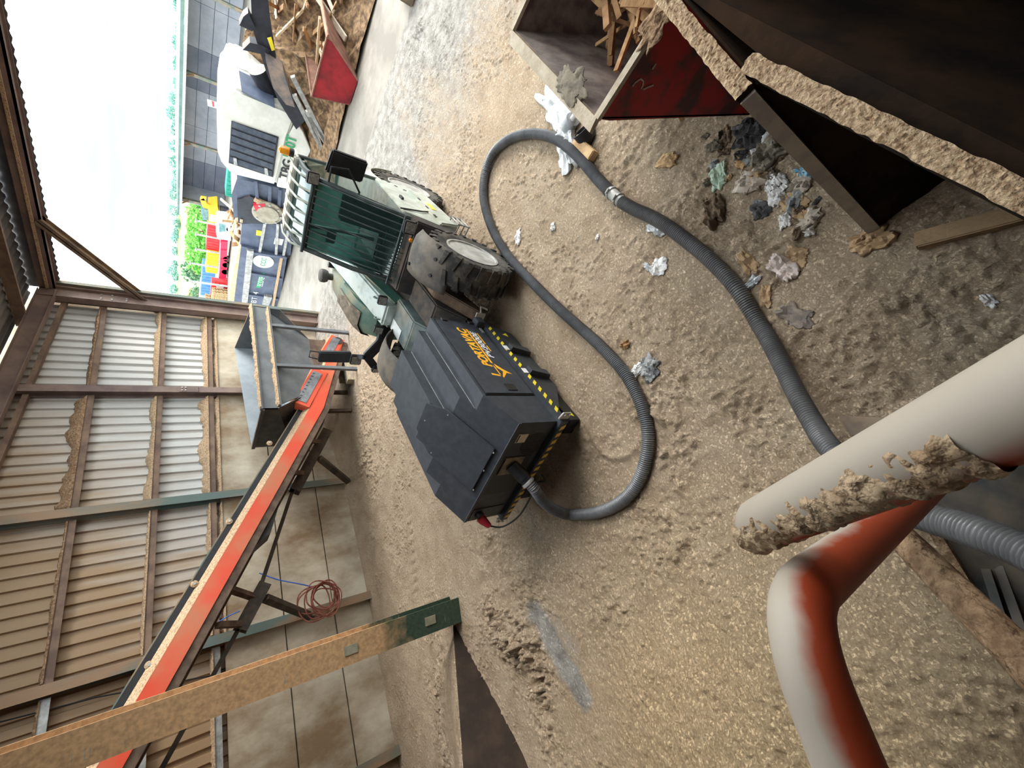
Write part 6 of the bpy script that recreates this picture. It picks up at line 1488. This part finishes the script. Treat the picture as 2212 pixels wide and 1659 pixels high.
# ================================================================== hedges, trees and the hill behind
M_HILL = mat('hill_scrub', srgb(120,140,92), srgb(176,170,116), scale=.08, rough=0.95, bump=0.6, bscale=.8)
mb = MB(); P = []
rh = random.Random(9)
for i in range(60):
    row = []; y = -60+300*i/59
    for j in range(16):
        x = 112+120*j/15; row.append((x, y, ZB-.1+ 8.6*(j/15)**1.1*.75 + (.8*math.sin(y*.11+j)+rh.uniform(-.6,.6))*(j > 0)))
    P.append(row)
mb.grid(P); hl = obj('hill', mb, M_HILL, recalc=False, smooth=True); hl['kind'] = 'structure'; hl['label'] = 'scrub-covered hillside behind the yard'
def leaf_mat(n, a, b): return mat(n, a, b, scale=1.4, rough=0.9, bump=0.8, bscale=5)
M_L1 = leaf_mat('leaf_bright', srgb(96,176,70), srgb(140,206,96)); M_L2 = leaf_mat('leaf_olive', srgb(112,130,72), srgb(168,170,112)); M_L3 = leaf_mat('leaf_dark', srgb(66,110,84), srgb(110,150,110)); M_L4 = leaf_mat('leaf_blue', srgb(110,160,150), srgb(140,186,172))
def tree(name, label, cat, c, rx, rz, m, seed, group):
    """crown of leaf clusters round a trunk"""
    r = random.Random(seed); T = Thing(name, label, cat, c, group=group); mb = MB()
    for k in range(240):
        th = r.uniform(0,6.28); cz = r.uniform(-1,1); rr = (.55+.45*r.random()); s = math.sqrt(1-cz*cz)
        p = np.array(c)+V3(rx*rr*s*math.cos(th), rx*rr*s*math.sin(th), rz*(1.05+cz*rr)); q = rx*r.uniform(.10,.20)
        a = unit(V3(r.gauss(0,1), r.gauss(0,1), r.gauss(0,1))); b = unit(np.cross(a, V3(r.gauss(0,1), r.gauss(0,1), r.gauss(0,1)))); n = np.cross(a,b)
        mb.add([p-a*q, p+b*q*.6, p+a*q, p-b*q*.6, p+n*q*.4, p-n*q*.4], [(0,1,4),(1,2,4),(2,3,4),(3,0,4),(1,0,5),(2,1,5),(3,2,5),(0,3,5)])
    T.part('crown', mb, m, recalc=False)
    mb = MB(); mb.tube([np.array(c), np.array(c)+V3(0,0,rz*1.2)], [.22,.1], 6); T.part('trunk', mb, M_WOODS[1])
k = 0
for (lab, q, X, rx, rz, m) in (('bright green leafy tree right of the excavator',(436,500),88,3.0,2.4,M_L1),('bright green leafy tree behind the long red container',(436,528),90,3.2,2.4,M_L1),('bright green leafy tree between yellow container and pole',(438,560),90,3.2,2.3,M_L1),('darker green tree above the blue container',(430,588),94,3.0,2.6,M_L3),('bright green shrub just left of the far shed end',(440,458),94,3.0,2.4,M_L1)):
    g = PX(q[0], q[1], X); tree('leafy_tree', lab, 'tree', (g[0], g[1], ZB), rx, rz, m, 100+k, 'trees behind the yard'); k += 1
for i in range(26):
    y = 62+i*4.4; X = 108+rh.uniform(-3,3)
    tree('scrub_bush', 'olive scrub bush on the slope behind the yard', 'bush', (X, y+rh.uniform(-.6,.6), ZB), rh.uniform(1.9,2.2), rh.uniform(1.4,2.2), (M_L2, M_L2, M_L3)[i % 3], 200+i, 'scrub bushes on the slope')
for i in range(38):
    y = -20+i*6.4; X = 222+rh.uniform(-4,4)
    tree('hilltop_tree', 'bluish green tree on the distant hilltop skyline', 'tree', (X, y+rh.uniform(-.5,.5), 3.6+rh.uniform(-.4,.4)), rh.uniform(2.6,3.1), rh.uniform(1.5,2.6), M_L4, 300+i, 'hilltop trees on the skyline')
